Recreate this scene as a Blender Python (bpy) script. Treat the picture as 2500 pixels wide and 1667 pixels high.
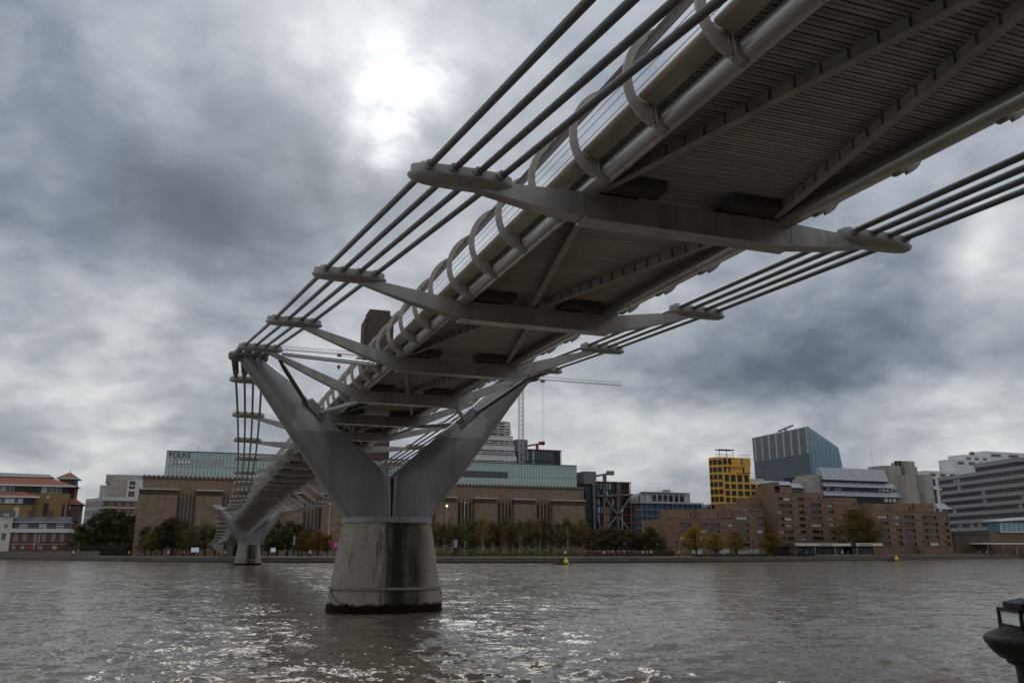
import bpy, bmesh, math, random
import numpy as np
from mathutils import Vector, Matrix
from math import sin, cos, pi, radians, sqrt, atan2, exp

random.seed(7)
for o in list(bpy.data.objects):
    bpy.data.objects.remove(o)
SC = bpy.context.scene
COL = SC.collection

# ------------------------------------------------------------------ camera
CAMX, CAMZ, YAW, PITCH, FPX = -8.12, 2.6875, 0.3412, 0.2465, 2035.0
cd = bpy.data.cameras.new('camera')
cam = bpy.data.objects.new('camera', cd)
COL.objects.link(cam)
cam.location = (CAMX, 0, CAMZ)
cam.rotation_euler = (pi / 2 + PITCH, 0, -YAW)
cd.sensor_width = 36.0
cd.lens = FPX / 2500 * 36.0
cd.clip_start = 0.1
cd.clip_end = 9000
SC.camera = cam

# ------------------------------------------------------------------ node helper
class NT:
    def __init__(s, tree):
        s.t = tree
        s.t.nodes.clear()
    def n(s, typ, ins=None, **attrs):
        nd = s.t.nodes.new(typ)
        for k, v in attrs.items():
            setattr(nd, k, v)
        for k, v in (ins or {}).items():
            sock = nd.inputs[k]
            if isinstance(v, bpy.types.NodeSocket):
                s.t.links.new(v, sock)
            else:
                sock.default_value = v
        return nd
    def math(s, op, a, b=0.0, c=None, clamp=False):
        ins = {0: a, 1: b}
        if c is not None:
            ins[2] = c
        return s.n('ShaderNodeMath', ins, operation=op, use_clamp=clamp).outputs[0]
    def vmath(s, op, a, b=None):
        ins = {0: a}
        if b is not None:
            ins[1] = b
        nd = s.n('ShaderNodeVectorMath', ins, operation=op)
        return nd.outputs['Value'] if op in ('DOT_PRODUCT', 'LENGTH') else nd.outputs[0]
    def mix(s, f, a, b, blend='MIX'):
        nd = s.n('ShaderNodeMix', {}, data_type='RGBA', blend_type=blend)
        for k, v in ((0, f), (6, a), (7, b)):
            if isinstance(v, bpy.types.NodeSocket):
                s.t.links.new(v, nd.inputs[k])
            elif k == 0:
                nd.inputs[k].default_value = v
            else:
                nd.inputs[k].default_value = tuple(v)[:3] + (1,)
        return nd.outputs[2]
    def ramp(s, f, stops, interp='LINEAR'):
        nd = s.n('ShaderNodeValToRGB', {0: f})
        cr = nd.color_ramp
        cr.interpolation = interp
        while len(cr.elements) > 1:
            cr.elements.remove(cr.elements[-1])
        for i, (p, c) in enumerate(stops):
            e = cr.elements[0] if i == 0 else cr.elements.new(p)
            e.position = p
            c = (c, c, c) if isinstance(c, (int, float)) else c
            e.color = tuple(c)[:3] + (1,)
        return nd.outputs[0]
    def noise(s, vec, scale, detail=4, rough=.55, dist=0.0):
        return s.n('ShaderNodeTexNoise', {'Vector': vec, 'Scale': scale, 'Detail': detail, 'Roughness': rough, 'Distortion': dist}).outputs[0]

# ------------------------------------------------------------------ world: overcast sky with thin spots
SUN = Vector((0.16, 0.84, 0.52)).normalized()
SUN_EL = math.asin(SUN.z)
SUN_AZ = atan2(SUN.x, SUN.y)
def direction(u, v):
    F = Vector((sin(YAW) * cos(PITCH), cos(YAW) * cos(PITCH), sin(PITCH)))
    Rr = Vector((cos(YAW), -sin(YAW), 0))
    U = Rr.cross(F)
    return (F + Rr * ((u - 1250) / FPX) + U * ((833.5 - v) / FPX))
world = bpy.data.worlds.new('World')
SC.world = world
world.use_nodes = True
w = NT(world.node_tree)
tc = w.n('ShaderNodeTexCoord').outputs['Generated']
sky = w.n('ShaderNodeTexSky', sky_type='NISHITA', sun_disc=False, sun_elevation=SUN_EL, sun_rotation=SUN_AZ,
          air_density=1.0, dust_density=2.0, ozone_density=1.0)
sep = w.n('ShaderNodeSeparateXYZ', {0: tc})
zz = w.math('ADD', w.math('MAXIMUM', sep.outputs[2], 0.0), 0.38)
plane = w.n('ShaderNodeCombineXYZ', {0: w.math('DIVIDE', sep.outputs[0], zz), 1: w.math('DIVIDE', sep.outputs[1], zz), 2: 0.0}).outputs[0]
wn = w.n('ShaderNodeTexNoise', {'Vector': plane, 'Scale': 2.1, 'Detail': 4.0, 'Roughness': .55}).outputs['Color']
warp = w.vmath('SCALE', w.vmath('SUBTRACT', wn, (.5, .5, .5)))
warp.node.inputs[3].default_value = .30
dirw = w.vmath('NORMALIZE', w.vmath('ADD', tc, warp))
# cloud banks: (pixel direction, tightness, brightness change)
BLOBS = [
    (330, 230, 60, -.36), (640, 400, 150, -.22), (600, 570, 110, -.30), (60, 330, 120, -.12),
    (60, 800, 160, -.16), (700, 90, 150, .12), (1180, 420, 150, -.12),
    (300, 900, 320, .46), (470, 1070, 420, -.30), (100, 1010, 260, .16),
    (1080, 590, 120, .12), (180, 590, 220, .14),
    (1700, 760, 160, -.10), (2300, 810, 110, -.62), (1850, 880, 140, -.46), (1500, 960, 260, -.14),
    (2430, 610, 700, .55), (2150, 1030, 180, .40), (2430, 990, 160, .34), (1640, 1110, 220, .30), (300, 20, 200, .10),
]
acc = None
for (u, v, k, a) in BLOBS:
    d = direction(u, v).normalized()
    dp = w.vmath('DOT_PRODUCT', dirw, tuple(d))
    e = w.math('MULTIPLY', w.math('EXPONENT', w.math('MULTIPLY', w.math('SUBTRACT', dp, 1.0), float(k))), float(a))
    acc = e if acc is None else w.math('ADD', acc, e)
def sstep(x, lo, hi):
    nd = w.n('ShaderNodeMapRange', {0: x, 1: lo, 2: hi, 3: -.5, 4: .5})
    nd.interpolation_type = 'SMOOTHSTEP'
    return nd.outputs[0]
n1 = w.noise(plane, 1.8, 5, .5, .25)
n2 = w.noise(plane, 6.5, 5, .55, .35)
n3 = w.noise(plane, 17.0, 3, .6, .2)
val = w.math('ADD', acc, w.math('MULTIPLY', sstep(n1, .35, .65), .42))
val = w.math('ADD', val, w.math('MULTIPLY', sstep(n2, .33, .67), .20))
val = w.math('ADD', val, w.math('MULTIPLY', w.math('SUBTRACT', n3, .5), .16))
val = w.math('ADD', w.math('MULTIPLY', val, .80), .47)
cloud = w.ramp(w.math('ADD', w.math('MULTIPLY', val, .76), .16), [(0.0, (0.085, 0.108, 0.14)), (0.16, (0.12, 0.148, 0.185)), (0.327, (0.205, 0.242, 0.29)), (0.502, (0.365, 0.396, 0.44)), (0.654, (0.565, 0.585, 0.6)), (0.806, (0.8, 0.8, 0.785)), (1.0, (1, 1, 0.97))])
# light of the veiled sun through the thin patch
sd = w.math('MAXIMUM', w.vmath('DOT_PRODUCT', w.vmath('NORMALIZE', w.vmath('ADD', tc, w.vmath('MULTIPLY', warp, (.55, .55, .75)))), tuple(direction(972, 240).normalized())), 0.0)
sd2 = w.math('MAXIMUM', w.vmath('DOT_PRODUCT', w.vmath('NORMALIZE', w.vmath('ADD', tc, w.vmath('MULTIPLY', warp, (.55, .55, .75)))), tuple(direction(930, 345).normalized())), 0.0)
g1 = w.math('MULTIPLY', w.math('EXPONENT', w.math('MULTIPLY', w.math('SUBTRACT', sd, 1.0), 800.0)), .80)
g1b = w.math('MULTIPLY', w.math('EXPONENT', w.math('MULTIPLY', w.math('SUBTRACT', sd2, 1.0), 1300.0)), .58)
g2 = w.math('MULTIPLY', w.math('EXPONENT', w.math('MULTIPLY', w.math('SUBTRACT', sd, 1.0), 60.0)), .12)
thin = w.n('ShaderNodeMapRange', {0: w.math('ADD', w.math('MULTIPLY', n2, .6), w.math('MULTIPLY', n3, .4)), 1: .38, 2: .60, 3: .35, 4: 1.1}).outputs[0]
glow = w.math('ADD', w.math('MULTIPLY', w.math('ADD', g1, g1b), thin), g2)
cloud2 = w.vmath('ADD', cloud, w.vmath('MULTIPLY', w.n('ShaderNodeCombineXYZ', {0: glow, 1: glow, 2: glow}).outputs[0], (1.0, .99, .96)))
gain = w.math('ADD', .86, w.math('MULTIPLY', w.math('MAXIMUM', sep.outputs[2], 0.0), .55))
cloud2 = w.vmath('MULTIPLY', cloud2, w.n('ShaderNodeCombineXYZ', {0: gain, 1: gain, 2: gain}).outputs[0])
blue = w.vmath('MULTIPLY', sky.outputs[0], (.06, .06, .06))
skymix = w.mix(.98, blue, cloud2)
world.cycles.sampling_method = 'NONE'
bg = w.n('ShaderNodeBackground', {'Color': skymix, 'Strength': 1.0})
w.n('ShaderNodeOutputWorld', {'Surface': bg.outputs[0]})

# ------------------------------------------------------------------ sun behind cloud
ld = bpy.data.lights.new('sun', 'SUN')
ld.energy = .5
ld.angle = radians(22)
ld.color = (1.0, .95, .88)
sun = bpy.data.objects.new('sun', ld)
COL.objects.link(sun)
sun.rotation_euler = (-SUN).to_track_quat('-Z', 'Y').to_euler()

vs = SC.view_settings
vs.view_transform = 'Standard'
vs.look = 'None'
vs.exposure = 0.12
vs.gamma = 1.0
vs.use_curve_mapping = False
SC.cycles.use_denoising = True
SC.cycles.max_bounces = 6
SC.cycles.caustics_reflective = False
SC.cycles.caustics_refractive = False

# ------------------------------------------------------------------ builders
def at(u, v, Y):
    d = direction(u, v)
    t = Y / d.y
    return Vector((CAMX, 0, CAMZ)) + d * t
def link(o, parent=None):
    COL.objects.link(o)
    if parent is not None:
        o.parent = parent
    return o
def tag(o, label=None, cat=None, group=None, kind=None):
    for k, v in (('label', label), ('category', cat), ('group', group), ('kind', kind)):
        if v:
            o[k] = v
    return o
def thing(name, label, cat, loc=(0, 0, 0), group=None, rz=0.0):
    o = bpy.data.objects.new(name, None)
    o.empty_display_size = .3
    link(o)
    o.location = loc
    o.rotation_euler = (0, 0, rz)
    return tag(o, label, cat, group)
def wpos(o):
    """accumulated offset of a chain of unrotated parents"""
    p = Vector((0, 0, 0))
    while o is not None:
        p += o.location
        o = o.parent
    return p

class MB:
    def __init__(s, frame=None):
        s.v = []
        s.f = []
        s.fr = frame
    def add(s, vs_, fs_):
        b = len(s.v)
        s.v.extend([tuple(p) for p in vs_])
        s.f.extend([tuple(i + b for i in f) for f in fs_])
        return s
    def hexa(s, p):
        """8 corners: bottom ring 0-3, top ring 4-7"""
        return s.add(p, [(3, 2, 1, 0), (4, 5, 6, 7), (0, 1, 5, 4), (1, 2, 6, 5), (2, 3, 7, 6), (3, 0, 4, 7)])
    def box(s, x0, x1, y0, y1, z0, z1):
        return s.hexa([(x0, y0, z0), (x1, y0, z0), (x1, y1, z0), (x0, y1, z0), (x0, y0, z1), (x1, y0, z1), (x1, y1, z1), (x0, y1, z1)])
    def rings(s, rs, cap=True, close=True):
        n = len(rs[0])
        vs_ = [p for r in rs for p in r]
        fs_ = []
        for i in range(len(rs) - 1):
            for j in range(n if close else n - 1):
                k = (j + 1) % n
                fs_.append((i * n + j, i * n + k, (i + 1) * n + k, (i + 1) * n + j))
        if cap:
            fs_.append(tuple(range(n - 1, -1, -1)))
            fs_.append(tuple((len(rs) - 1) * n + j for j in range(n)))
        return s.add(vs_, fs_)
    def tube(s, pts, r, n=8, cap=True):
        pts = [Vector(p) for p in pts]
        rr = r if isinstance(r, (list, tuple)) else [r] * len(pts)
        rs = []
        up = None
        for i, p in enumerate(pts):
            t = (pts[min(i + 1, len(pts) - 1)] - pts[max(i - 1, 0)]).normalized()
            if up is None:
                up = Vector((0, 0, 1)) if abs(t.z) < .9 else Vector((1, 0, 0))
            a = t.cross(up).normalized()
            b = a.cross(t).normalized()
            up = b
            rs.append([p + (a * cos(2 * pi * k / n) + b * sin(2 * pi * k / n)) * rr[i] for k in range(n)])
        return s.rings(rs, cap)
    def bar(s, p, q, wd, ht, up=(0, 0, 1)):
        p, q = Vector(p), Vector(q)
        t = (q - p).normalized()
        a = t.cross(Vector(up)).normalized()
        b = a.cross(t).normalized()
        ring = lambda c: [c - a * wd / 2 - b * ht / 2, c + a * wd / 2 - b * ht / 2, c + a * wd / 2 + b * ht / 2, c - a * wd / 2 + b * ht / 2]
        return s.rings([ring(p), ring(q)])
    def lathe(s, prof, n=16, c=(0, 0, 0), ex=2.0, sy=1.0):
        rs = []
        for r, z in prof:
            ring = []
            for k in range(n):
                th = 2 * pi * k / n
                cx, cy = cos(th), sin(th)
                ring.append((c[0] + r * math.copysign(abs(cx) ** (2 / ex), cx), c[1] + r * sy * math.copysign(abs(cy) ** (2 / ex), cy), c[2] + z))
            rs.append(ring)
        return s.rings(rs)
    def prism(s, poly, y0, y1):
        """polygon in x,z extruded along y"""
        n = len(poly)
        a = [(x, y0, z) for x, z in poly]
        b = [(x, y1, z) for x, z in poly]
        return s.add(a + b, [tuple(range(n)), tuple(range(2 * n - 1, n - 1, -1))] + [(i, i + n, (i + 1) % n + n, (i + 1) % n) for i in range(n)])
    def mesh(s, name, off=None, smooth=False):
        vs_ = s.v
        if s.fr is not None:
            vs_ = [tuple(s.fr(*p)) for p in vs_]
        if off is not None:
            vs_ = [(p[0] - off[0], p[1] - off[1], p[2] - off[2]) for p in vs_]
        m = bpy.data.meshes.new(name)
        m.from_pydata(vs_, [], s.f)
        if smooth:
            m.polygons.foreach_set('use_smooth', [True] * len(m.polygons))
        m.update()
        return m
    def build(s, name, material, parent=None, smooth=False, fix=False, angle=None):
        off = wpos(parent) if parent is not None else None
        m = s.mesh(name, off, smooth)
        if fix:
            bm = bmesh.new()
            bm.from_mesh(m)
            bmesh.ops.recalc_face_normals(bm, faces=bm.faces)
            bm.to_mesh(m)
            bm.free()
        m.materials.append(material)
        if angle:
            m.polygons.foreach_set('use_smooth', [True] * len(m.polygons))
            m.set_sharp_from_angle(angle=radians(angle))
        o = bpy.data.objects.new(name, m)
        return link(o, parent)

def inst(name, mesh, parent, loc, rz=0.0, scale=None):
    o = bpy.data.objects.new(name, mesh)
    link(o, parent)
    o.location = Vector(loc)
    o.rotation_euler = (0, 0, rz)
    if scale:
        o.scale = scale
    return o

# ------------------------------------------------------------------ materials
def mat(name, col, rough=.6, metal=0.0, var=.25, scale=1.5, stretch=(1, 1, 1), bump=0.0, bscale=20.0, col2=None, streak=0.0, spec=.5, rnd=0.0, detail=5):
    m = bpy.data.materials.new(name)
    m.use_nodes = True
    t = NT(m.node_tree)
    co = t.n('ShaderNodeTexCoord').outputs['Object']
    mp = t.n('ShaderNodeMapping', {'Vector': co, 'Scale': stretch}).outputs[0]
    nz = t.noise(mp, scale, detail, .6)
    dark = [c * (1 - var) for c in col]
    lite = [min(1, c * (1 + var)) for c in (col2 or col)]
    c = t.mix(t.n('ShaderNodeMapRange', {0: nz, 1: .3, 2: .7}).outputs[0], dark, lite)
    if streak:
        ms = t.n('ShaderNodeMapping', {'Vector': co, 'Scale': (2.2, 2.2, .16)}).outputs[0]
        st = t.noise(ms, 1.0, 6, .65)
        f = t.n('ShaderNodeMapRange', {0: st, 1: .48, 2: .72, 3: 0.0, 4: streak}).outputs[0]
        c = t.mix(f, c, [x * .3 for x in col])
    if rnd:
        r = t.n('ShaderNodeObjectInfo').outputs['Random']
        c = t.mix(1.0, c, t.ramp(r, [(0, 1 - rnd), (1, 1 + rnd)]), 'MULTIPLY')
    ins = {'Base Color': c, 'Roughness': rough, 'Metallic': metal, 'Specular IOR Level': spec}
    if bump:
        nb = t.noise(mp, bscale, 5, .6)
        ins['Normal'] = t.n('ShaderNodeBump', {'Height': nb, 'Strength': bump, 'Distance': .02}).outputs[0]
    if rough > .25:
        rv = t.n('ShaderNodeMapRange', {0: t.noise(mp, scale * 3, 4), 3: rough - .1, 4: min(1, rough + .1)}).outputs[0]
        ins['Roughness'] = rv
    b = t.n('ShaderNodeBsdfPrincipled', ins)
    t.n('ShaderNodeOutputMaterial', {'Surface': b.outputs[0]})
    return m
def glass_mat(name, col, lit=.25, litcol=(.75, .75, .72), rough=.06, spec=.8):
    """window pane: dark glass, some with pale blinds behind"""
    m = bpy.data.materials.new(name)
    m.use_nodes = True
    t = NT(m.node_tree)
    r = t.n('ShaderNodeObjectInfo').outputs['Random']
    co = t.n('ShaderNodeTexCoord').outputs['Object']
    nz = t.noise(co, .9, 3)
    base = t.mix(nz, [c * .5 for c in col], [c * 1.5 for c in col])
    f = t.math('GREATER_THAN', r, 1 - lit)
    lc = t.mix(t.math('MULTIPLY', t.math('FRACT', t.math('MULTIPLY', r, 37.0)), .8), litcol, [c * .35 for c in litcol])
    c = t.mix(f, base, lc)
    b = t.n('ShaderNodeBsdfPrincipled', {'Base Color': c, 'Roughness': rough, 'Specular IOR Level': spec})
    t.n('ShaderNodeOutputMaterial', {'Surface': b.outputs[0]})
    return m
M = {}
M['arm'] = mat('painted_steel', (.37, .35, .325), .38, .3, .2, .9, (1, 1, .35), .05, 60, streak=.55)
M['plate'] = mat('plate_steel', (.34, .325, .305), .42, .1, .16, 3, bump=.04, streak=.2)
M['leg'] = mat('leg_paint', (.225, .22, .215), .34, .3, .2, .45, (1, 1, .5), bump=.04, bscale=30, streak=.35)
M['cable'] = mat('cable_steel', (.10, .105, .10), .38, .35, .2, 4)
M['tube'] = mat('brushed_tube', (.46, .44, .41), .30, .75, .22, 2.2, (1, .25, 1), .05, 30)
M['hoop'] = mat('bead_blasted_steel', (.40, .36, .315), .55, .15, .14, 6, bump=.05, bscale=40)
M['rail'] = mat('handrail_steel', (.26, .225, .195), .5, .2, .2, 4, (6, .3, 6))
M['fascia'] = mat('edge_aluminium', (.42, .37, .28), .45, .3, .28, 1.5, (1, .5, 2), .06, 25)
M['plank'] = mat('deck_aluminium', (.37, .345, .305), .55, .15, .35, 2.5, (.4, 3, 1), rnd=.14)
M['brace'] = mat('brace_steel', (.30, .28, .245), .55, 0, .25, 2)
M['dark'] = mat('dark_steel', (.075, .070, .064), .6, .1, .3, 3)
M['rod'] = mat('tie_rod_steel', (.40, .395, .40), .3, .4, .12, 3)
M['collar'] = mat('collar_steel', (.27, .27, .275), .45, .2, .15, 1.4, streak=.5)
M['fender'] = mat('fender_steel', (.20, .195, .185), .7, .1, .25, 2, streak=.4)
M['head'] = mat('saddle_casting', (.13, .125, .12), .5, .2, .25, 3)
M['rope'] = mat('old_rope', (.10, .085, .06), .9)
M['black'] = mat('black_paint', (.006, .0055, .0055), .38, 0, .4, 8, bump=.5, bscale=30, spec=.35)
def pier_concrete():
    m = bpy.data.materials.new('pier_concrete')
    m.use_nodes = True
    t = NT(m.node_tree)
    co = t.n('ShaderNodeTexCoord').outputs['Object']
    sp = t.n('ShaderNodeSeparateXYZ', {0: co})
    x, y, z = sp.outputs
    n_big = t.noise(t.n('ShaderNodeMapping', {'Vector': co, 'Scale': (3.5, 3.5, 1.3)}).outputs[0], 1.0, 7, .65)
    n_str = t.noise(t.n('ShaderNodeMapping', {'Vector': co, 'Scale': (4.5, 4.5, .16)}).outputs[0], 1.0, 7, .7)
    n_fine = t.noise(co, 14, 6, .7)
    c = t.mix(n_big, (.30, .265, .21), (.50, .45, .375))
    c = t.mix(t.n('ShaderNodeMapRange', {0: n_fine, 1: .42, 2: .62, 3: 0, 4: .55}).outputs[0], c, (.20, .17, .13))
    boards = t.n('ShaderNodeTexWave', {'Vector': t.n('ShaderNodeMapping', {'Vector': co, 'Scale': (1, 1, 0)}).outputs[0], 'Scale': 3.2, 'Distortion': 2.5, 'Detail': 2.0}).outputs['Fac']
    c = t.mix(t.math('MULTIPLY', t.math('GREATER_THAN', boards, .93), .35), c, (.13, .11, .085))
    # rust and dirt runs
    c = t.mix(t.n('ShaderNodeMapRange', {0: n_str, 1: .54, 2: .70, 3: 0, 4: .7}).outputs[0], c, (.085, .066, .045))
    # drain stain below the leg joint: black algae run, widest at right
    xs = t.math('ADD', x, t.math('MULTIPLY', t.math('SUBTRACT', n_str, .5), 1.3))
    d1 = t.math('ABSOLUTE', t.math('SUBTRACT', xs, .12))
    m1 = t.n('ShaderNodeMapRange', {0: d1, 1: .22, 2: .42, 3: 1, 4: 0}).outputs[0]
    m2 = t.math('MULTIPLY', t.n('ShaderNodeMapRange', {0: xs, 1: -.70, 2: -.35, 3: 0, 4: 1}).outputs[0], t.n('ShaderNodeMapRange', {0: xs, 1: 1.15, 2: 1.8, 3: 1, 4: 0}).outputs[0])
    m2 = t.math('MULTIPLY', m2, t.n('ShaderNodeMapRange', {0: t.noise(t.n('ShaderNodeMapping', {'Vector': co, 'Scale': (2.6, 2.6, .3)}).outputs[0], 1.3, 5), 1: .35, 2: .6, 3: .72, 4: .97}).outputs[0])
    st = t.math('MAXIMUM', m1, m2)
    c = t.mix(t.math('MULTIPLY', st, .93), c, (.014, .011, .006))
    # wet tide band at the waterline
    zn = t.math('ADD', z, t.math('MULTIPLY', t.math('SUBTRACT', t.noise(co, 3.0, 6, .65), .5), .42))
    wet = t.n('ShaderNodeMapRange', {0: zn, 1: .32, 2: .44, 3: 1, 4: 0}).outputs[0]
    c = t.mix(wet, c, (.012, .009, .006))
    rough = .85
    bp = t.n('ShaderNodeBump', {'Height': t.math('ADD', n_fine, t.math('MULTIPLY', n_big, 2.0)), 'Strength': .6, 'Distance': .05}).outputs[0]
    b = t.n('ShaderNodeBsdfPrincipled', {'Base Color': c, 'Roughness': rough, 'Normal': bp, 'Specular IOR Level': .08})
    t.n('ShaderNodeOutputMaterial', {'Surface': b.outputs[0]})
    return m
M['pier'] = pier_concrete()

def water_mat():
    m = bpy.data.materials.new('river_water')
    m.use_nodes = True
    t = NT(m.node_tree)
    co = t.n('ShaderNodeTexCoord').outputs['Object']
    mp = t.n('ShaderNodeMapping', {'Vector': co, 'Rotation': (0, 0, .3), 'Scale': (1, 1.6, 1)}).outputs[0]
    # wave facets: slopes at several scales, short across and long along the view of the tide
    def slope(scale, k, st_, det=3.0):
        m_ = t.n('ShaderNodeMapping', {'Vector': co, 'Rotation': (0, 0, .25), 'Scale': st_}).outputs[0]
        c_ = t.n('ShaderNodeTexNoise', {'Vector': m_, 'Scale': scale, 'Detail': det, 'Roughness': .6, 'Distortion': .4}).outputs['Color']
        return t.vmath('MULTIPLY', t.vmath('SUBTRACT', c_, (.5, .5, .5)), (k * .8, k, 0.0))
    sl = t.vmath('ADD', t.vmath('ADD', slope(8.0, 1.0, (1, 1.0, 1), 4.0), slope(2.2, .62, (1, .75, 1))), slope(.5, .34, (1, .6, 1)))
    gust = t.n('ShaderNodeMapRange', {0: t.noise(mp, .06, 4, .55), 1: .3, 2: .7, 3: .65, 4: 1.25}).outputs[0]
    sl = t.vmath('MULTIPLY', sl, t.n('ShaderNodeCombineXYZ', {0: gust, 1: gust, 2: gust}).outputs[0])
    bp = t.vmath('NORMALIZE', t.vmath('ADD', t.n('ShaderNodeNewGeometry').outputs['Normal'], sl))
    silt = t.noise(mp, .12, 4, .5)
    c = t.mix(silt, (.130, .102, .068), (.185, .152, .110))
    b = t.n('ShaderNodeBsdfPrincipled', {'Base Color': c, 'Roughness': .13, 'IOR': 1.33, 'Specular IOR Level': .5, 'Normal': bp})
    t.n('ShaderNodeOutputMaterial', {'Surface': b.outputs[0]})
    return m
M['water'] = water_mat()

# ------------------------------------------------------------------ river
BANK = [(-900, 760), (-300, 560), (-120, 400), (-79, 352), (-52, 300), (-30, 261), (-13, 238), (2, 223), (46, 198), (83, 189), (108, 190), (155, 201), (233, 232), (309, 263), (480, 340), (1200, 640)]
def bank_y(x):
    for (x0, y0), (x1, y1) in zip(BANK, BANK[1:]):
        if x0 <= x <= x1:
            return y0 + (y1 - y0) * (x - x0) / (x1 - x0)
    return BANK[0][1] if x < BANK[0][0] else BANK[-1][1]
def make_river():
    rng = np.random.default_rng(3)
    ys = [3.0]
    while ys[-1] < 420:
        y = ys[-1]
        ys.append(y + max(.055, .00024 * y * y))
    ys = np.array(ys + [700.0, 1500.0, 4000.0])
    ang = np.tan(np.linspace(radians(-30), radians(72), 760))
    Yg, A = np.meshgrid(ys, ang, indexing='ij')
    X = CAMX + A * (Yg + 1.0)
    X = np.clip(X, -2600, 6000)
    Z = np.zeros_like(X)
    for i in range(70):
        lam = .34 * (9.0 ** rng.random())
        th = rng.normal(.45, .75) + (pi if rng.random() < .1 else 0)
        k = 2 * pi / lam
        amp = .0125 * lam ** .45 * (.5 + rng.random())
        ph = rng.random() * 2 * pi
        step = np.maximum(.055, .00024 * Yg * Yg) * 2.2 + .03
        fade = np.clip((lam - step) / lam, 0, 1)
        s = np.sin(k * (X * sin(th) + Yg * cos(th)) + ph)
        Z += amp * fade * (s + .25 * (1 - s * s) * -1)
    # gentle patches of stronger and weaker chop
    patch = 1 + .35 * np.sin(X * .11 + Yg * .05 + 1) * np.sin(Yg * .09 - X * .03)
    Z *= patch * .42
    Z *= np.clip((900 - Yg) / 700, 0, 1)
    nr, nc = X.shape
    vs_ = np.stack([X, Yg, Z], -1).reshape(-1, 3).astype(np.float32)
    idx = np.arange(nr * nc).reshape(nr, nc)
    q = np.stack([idx[:-1, :-1], idx[:-1, 1:], idx[1:, 1:], idx[1:, :-1]], -1).reshape(-1, 4)
    m = bpy.data.meshes.new('river')
    m.vertices.add(len(vs_))
    m.vertices.foreach_set('co', vs_.ravel())
    m.loops.add(q.size)
    m.loops.foreach_set('vertex_index', q.ravel().astype(np.int32))
    m.polygons.add(len(q))
    m.polygons.foreach_set('loop_start', np.arange(0, q.size, 4, dtype=np.int32))
    m.polygons.foreach_set('use_smooth', np.ones(len(q), bool))
    m.update(calc_edges=True)
    m.materials.append(M['water'])
    tag(link(bpy.data.objects.new('river', m)), kind='structure')
make_river()

# ------------------------------------------------------------------ footbridge
YP, YP2 = 40.887, 184.887
YEND = 286.0
def zb(y):
    return 10.55 - .000156 * (y - 113) ** 2
NS = [(0, 7.0, 11.78), (4, 6.64, 11.345), (12, 5.90, 10.50), (20, 5.195, 9.74), (28, 4.463, 9.04), (36, 3.78, 8.42), (44, 3.2, 7.90), (60, 2.6, 7.1)]
SS = [(0, 7.0, 11.7), (12, 6.0, 10.29), (20, 5.75, 9.36), (28, 5.54, 8.54), (36, 5.47, 7.79), (44, 5.44, 7.16), (52, 5.57, 6.59), (60, 5.72, 6.07), (68, 5.95, 5.63), (76, 6.32, 5.28), (84, 7.0, 4.92), (101, 7.6, 4.3)]
def cab(y):
    """half spacing and height of the cable group at y"""
    if y <= YP:
        s = YP - y
        for (a, w0, z0), (b, w1, z1) in zip(NS, NS[1:]):
            if a <= s <= b:
                f = (s - a) / (b - a)
                return w0 + (w1 - w0) * f, z0 + (z1 - z0) * f
        return NS[-1][1:]
    if y <= YP2:
        q = 1 - ((y - YP - 72) / 72) ** 2
        return 7.0 - 1.97 * q, 11.78 - 3.12 * q
    s = y - YP2
    for (a, w0, z0), (b, w1, z1) in zip(SS, SS[1:]):
        if a <= s <= b:
            f = (s - a) / (b - a)
            return w0 + (w1 - w0) * f, z0 + (z1 - z0) * f
    return SS[-1][1:]
CSP = .428
bridge = thing('footbridge', 'grey steel suspension footbridge on V-shaped piers crossing the river', 'bridge', (0, YP, 0))
BO = Vector((0, YP, 0))
ARMS = [YP - 4 - 8 * k for k in range(5, -1, -1)] + [YP + 4 + 8 * k for k in range(18)] + [YP2 + 4 + 8 * k for k in range(12)]

# clamp plate meshes (shared): lens-shaped tray, notched block, caps
def superell(a, b, n, ex=2.2):
    out = []
    for k in range(n):
        th = 2 * pi * k / n
        c, s = cos(th), sin(th)
        out.append((a * math.copysign(abs(c) ** (2 / ex), c), b * math.copysign(abs(s) ** (2 / ex), s)))
    return out
def plate_mesh():
    b = MB()
    n = 36
    lv = [(.80, .16, -.24), (.93, .27, -.185), (.97, .31, -.13), (.97, .31, -.105), (.93, .275, -.095)]
    b.rings([[(x, y, z) for x, y in superell(a, d, n)] for a, d, z in lv])
    # clamp block on the tray
    b.rings([[(x, y, z) for x, y in superell(a, d, n)] for a, d, z in ((.92, .262, -.097), (.92, .262, -.02), (.91, .255, .05), (.87, .225, .068))])
    return b.mesh('clamp_plate')
def cap_mesh():
    b = MB()
    for j in range(4):
        x = CSP * (j - 1.5)
        b.lathe([(.13, .088), (.13, .115), (.09, .13)], 14, (x, .03, 0))
        b.tube([(x, -.29, 0), (x, .29, 0)], .083, 12)
    return b.mesh('cable_collar')
PM, CM = plate_mesh(), cap_mesh()
for m_ in (PM, CM):
    m_.polygons.foreach_set('use_smooth', [True] * len(m_.polygons))
    m_.set_sharp_from_angle(angle=radians(35))
PM.materials.append(M['plate'])
CM.materials.append(M['plate'])
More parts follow.
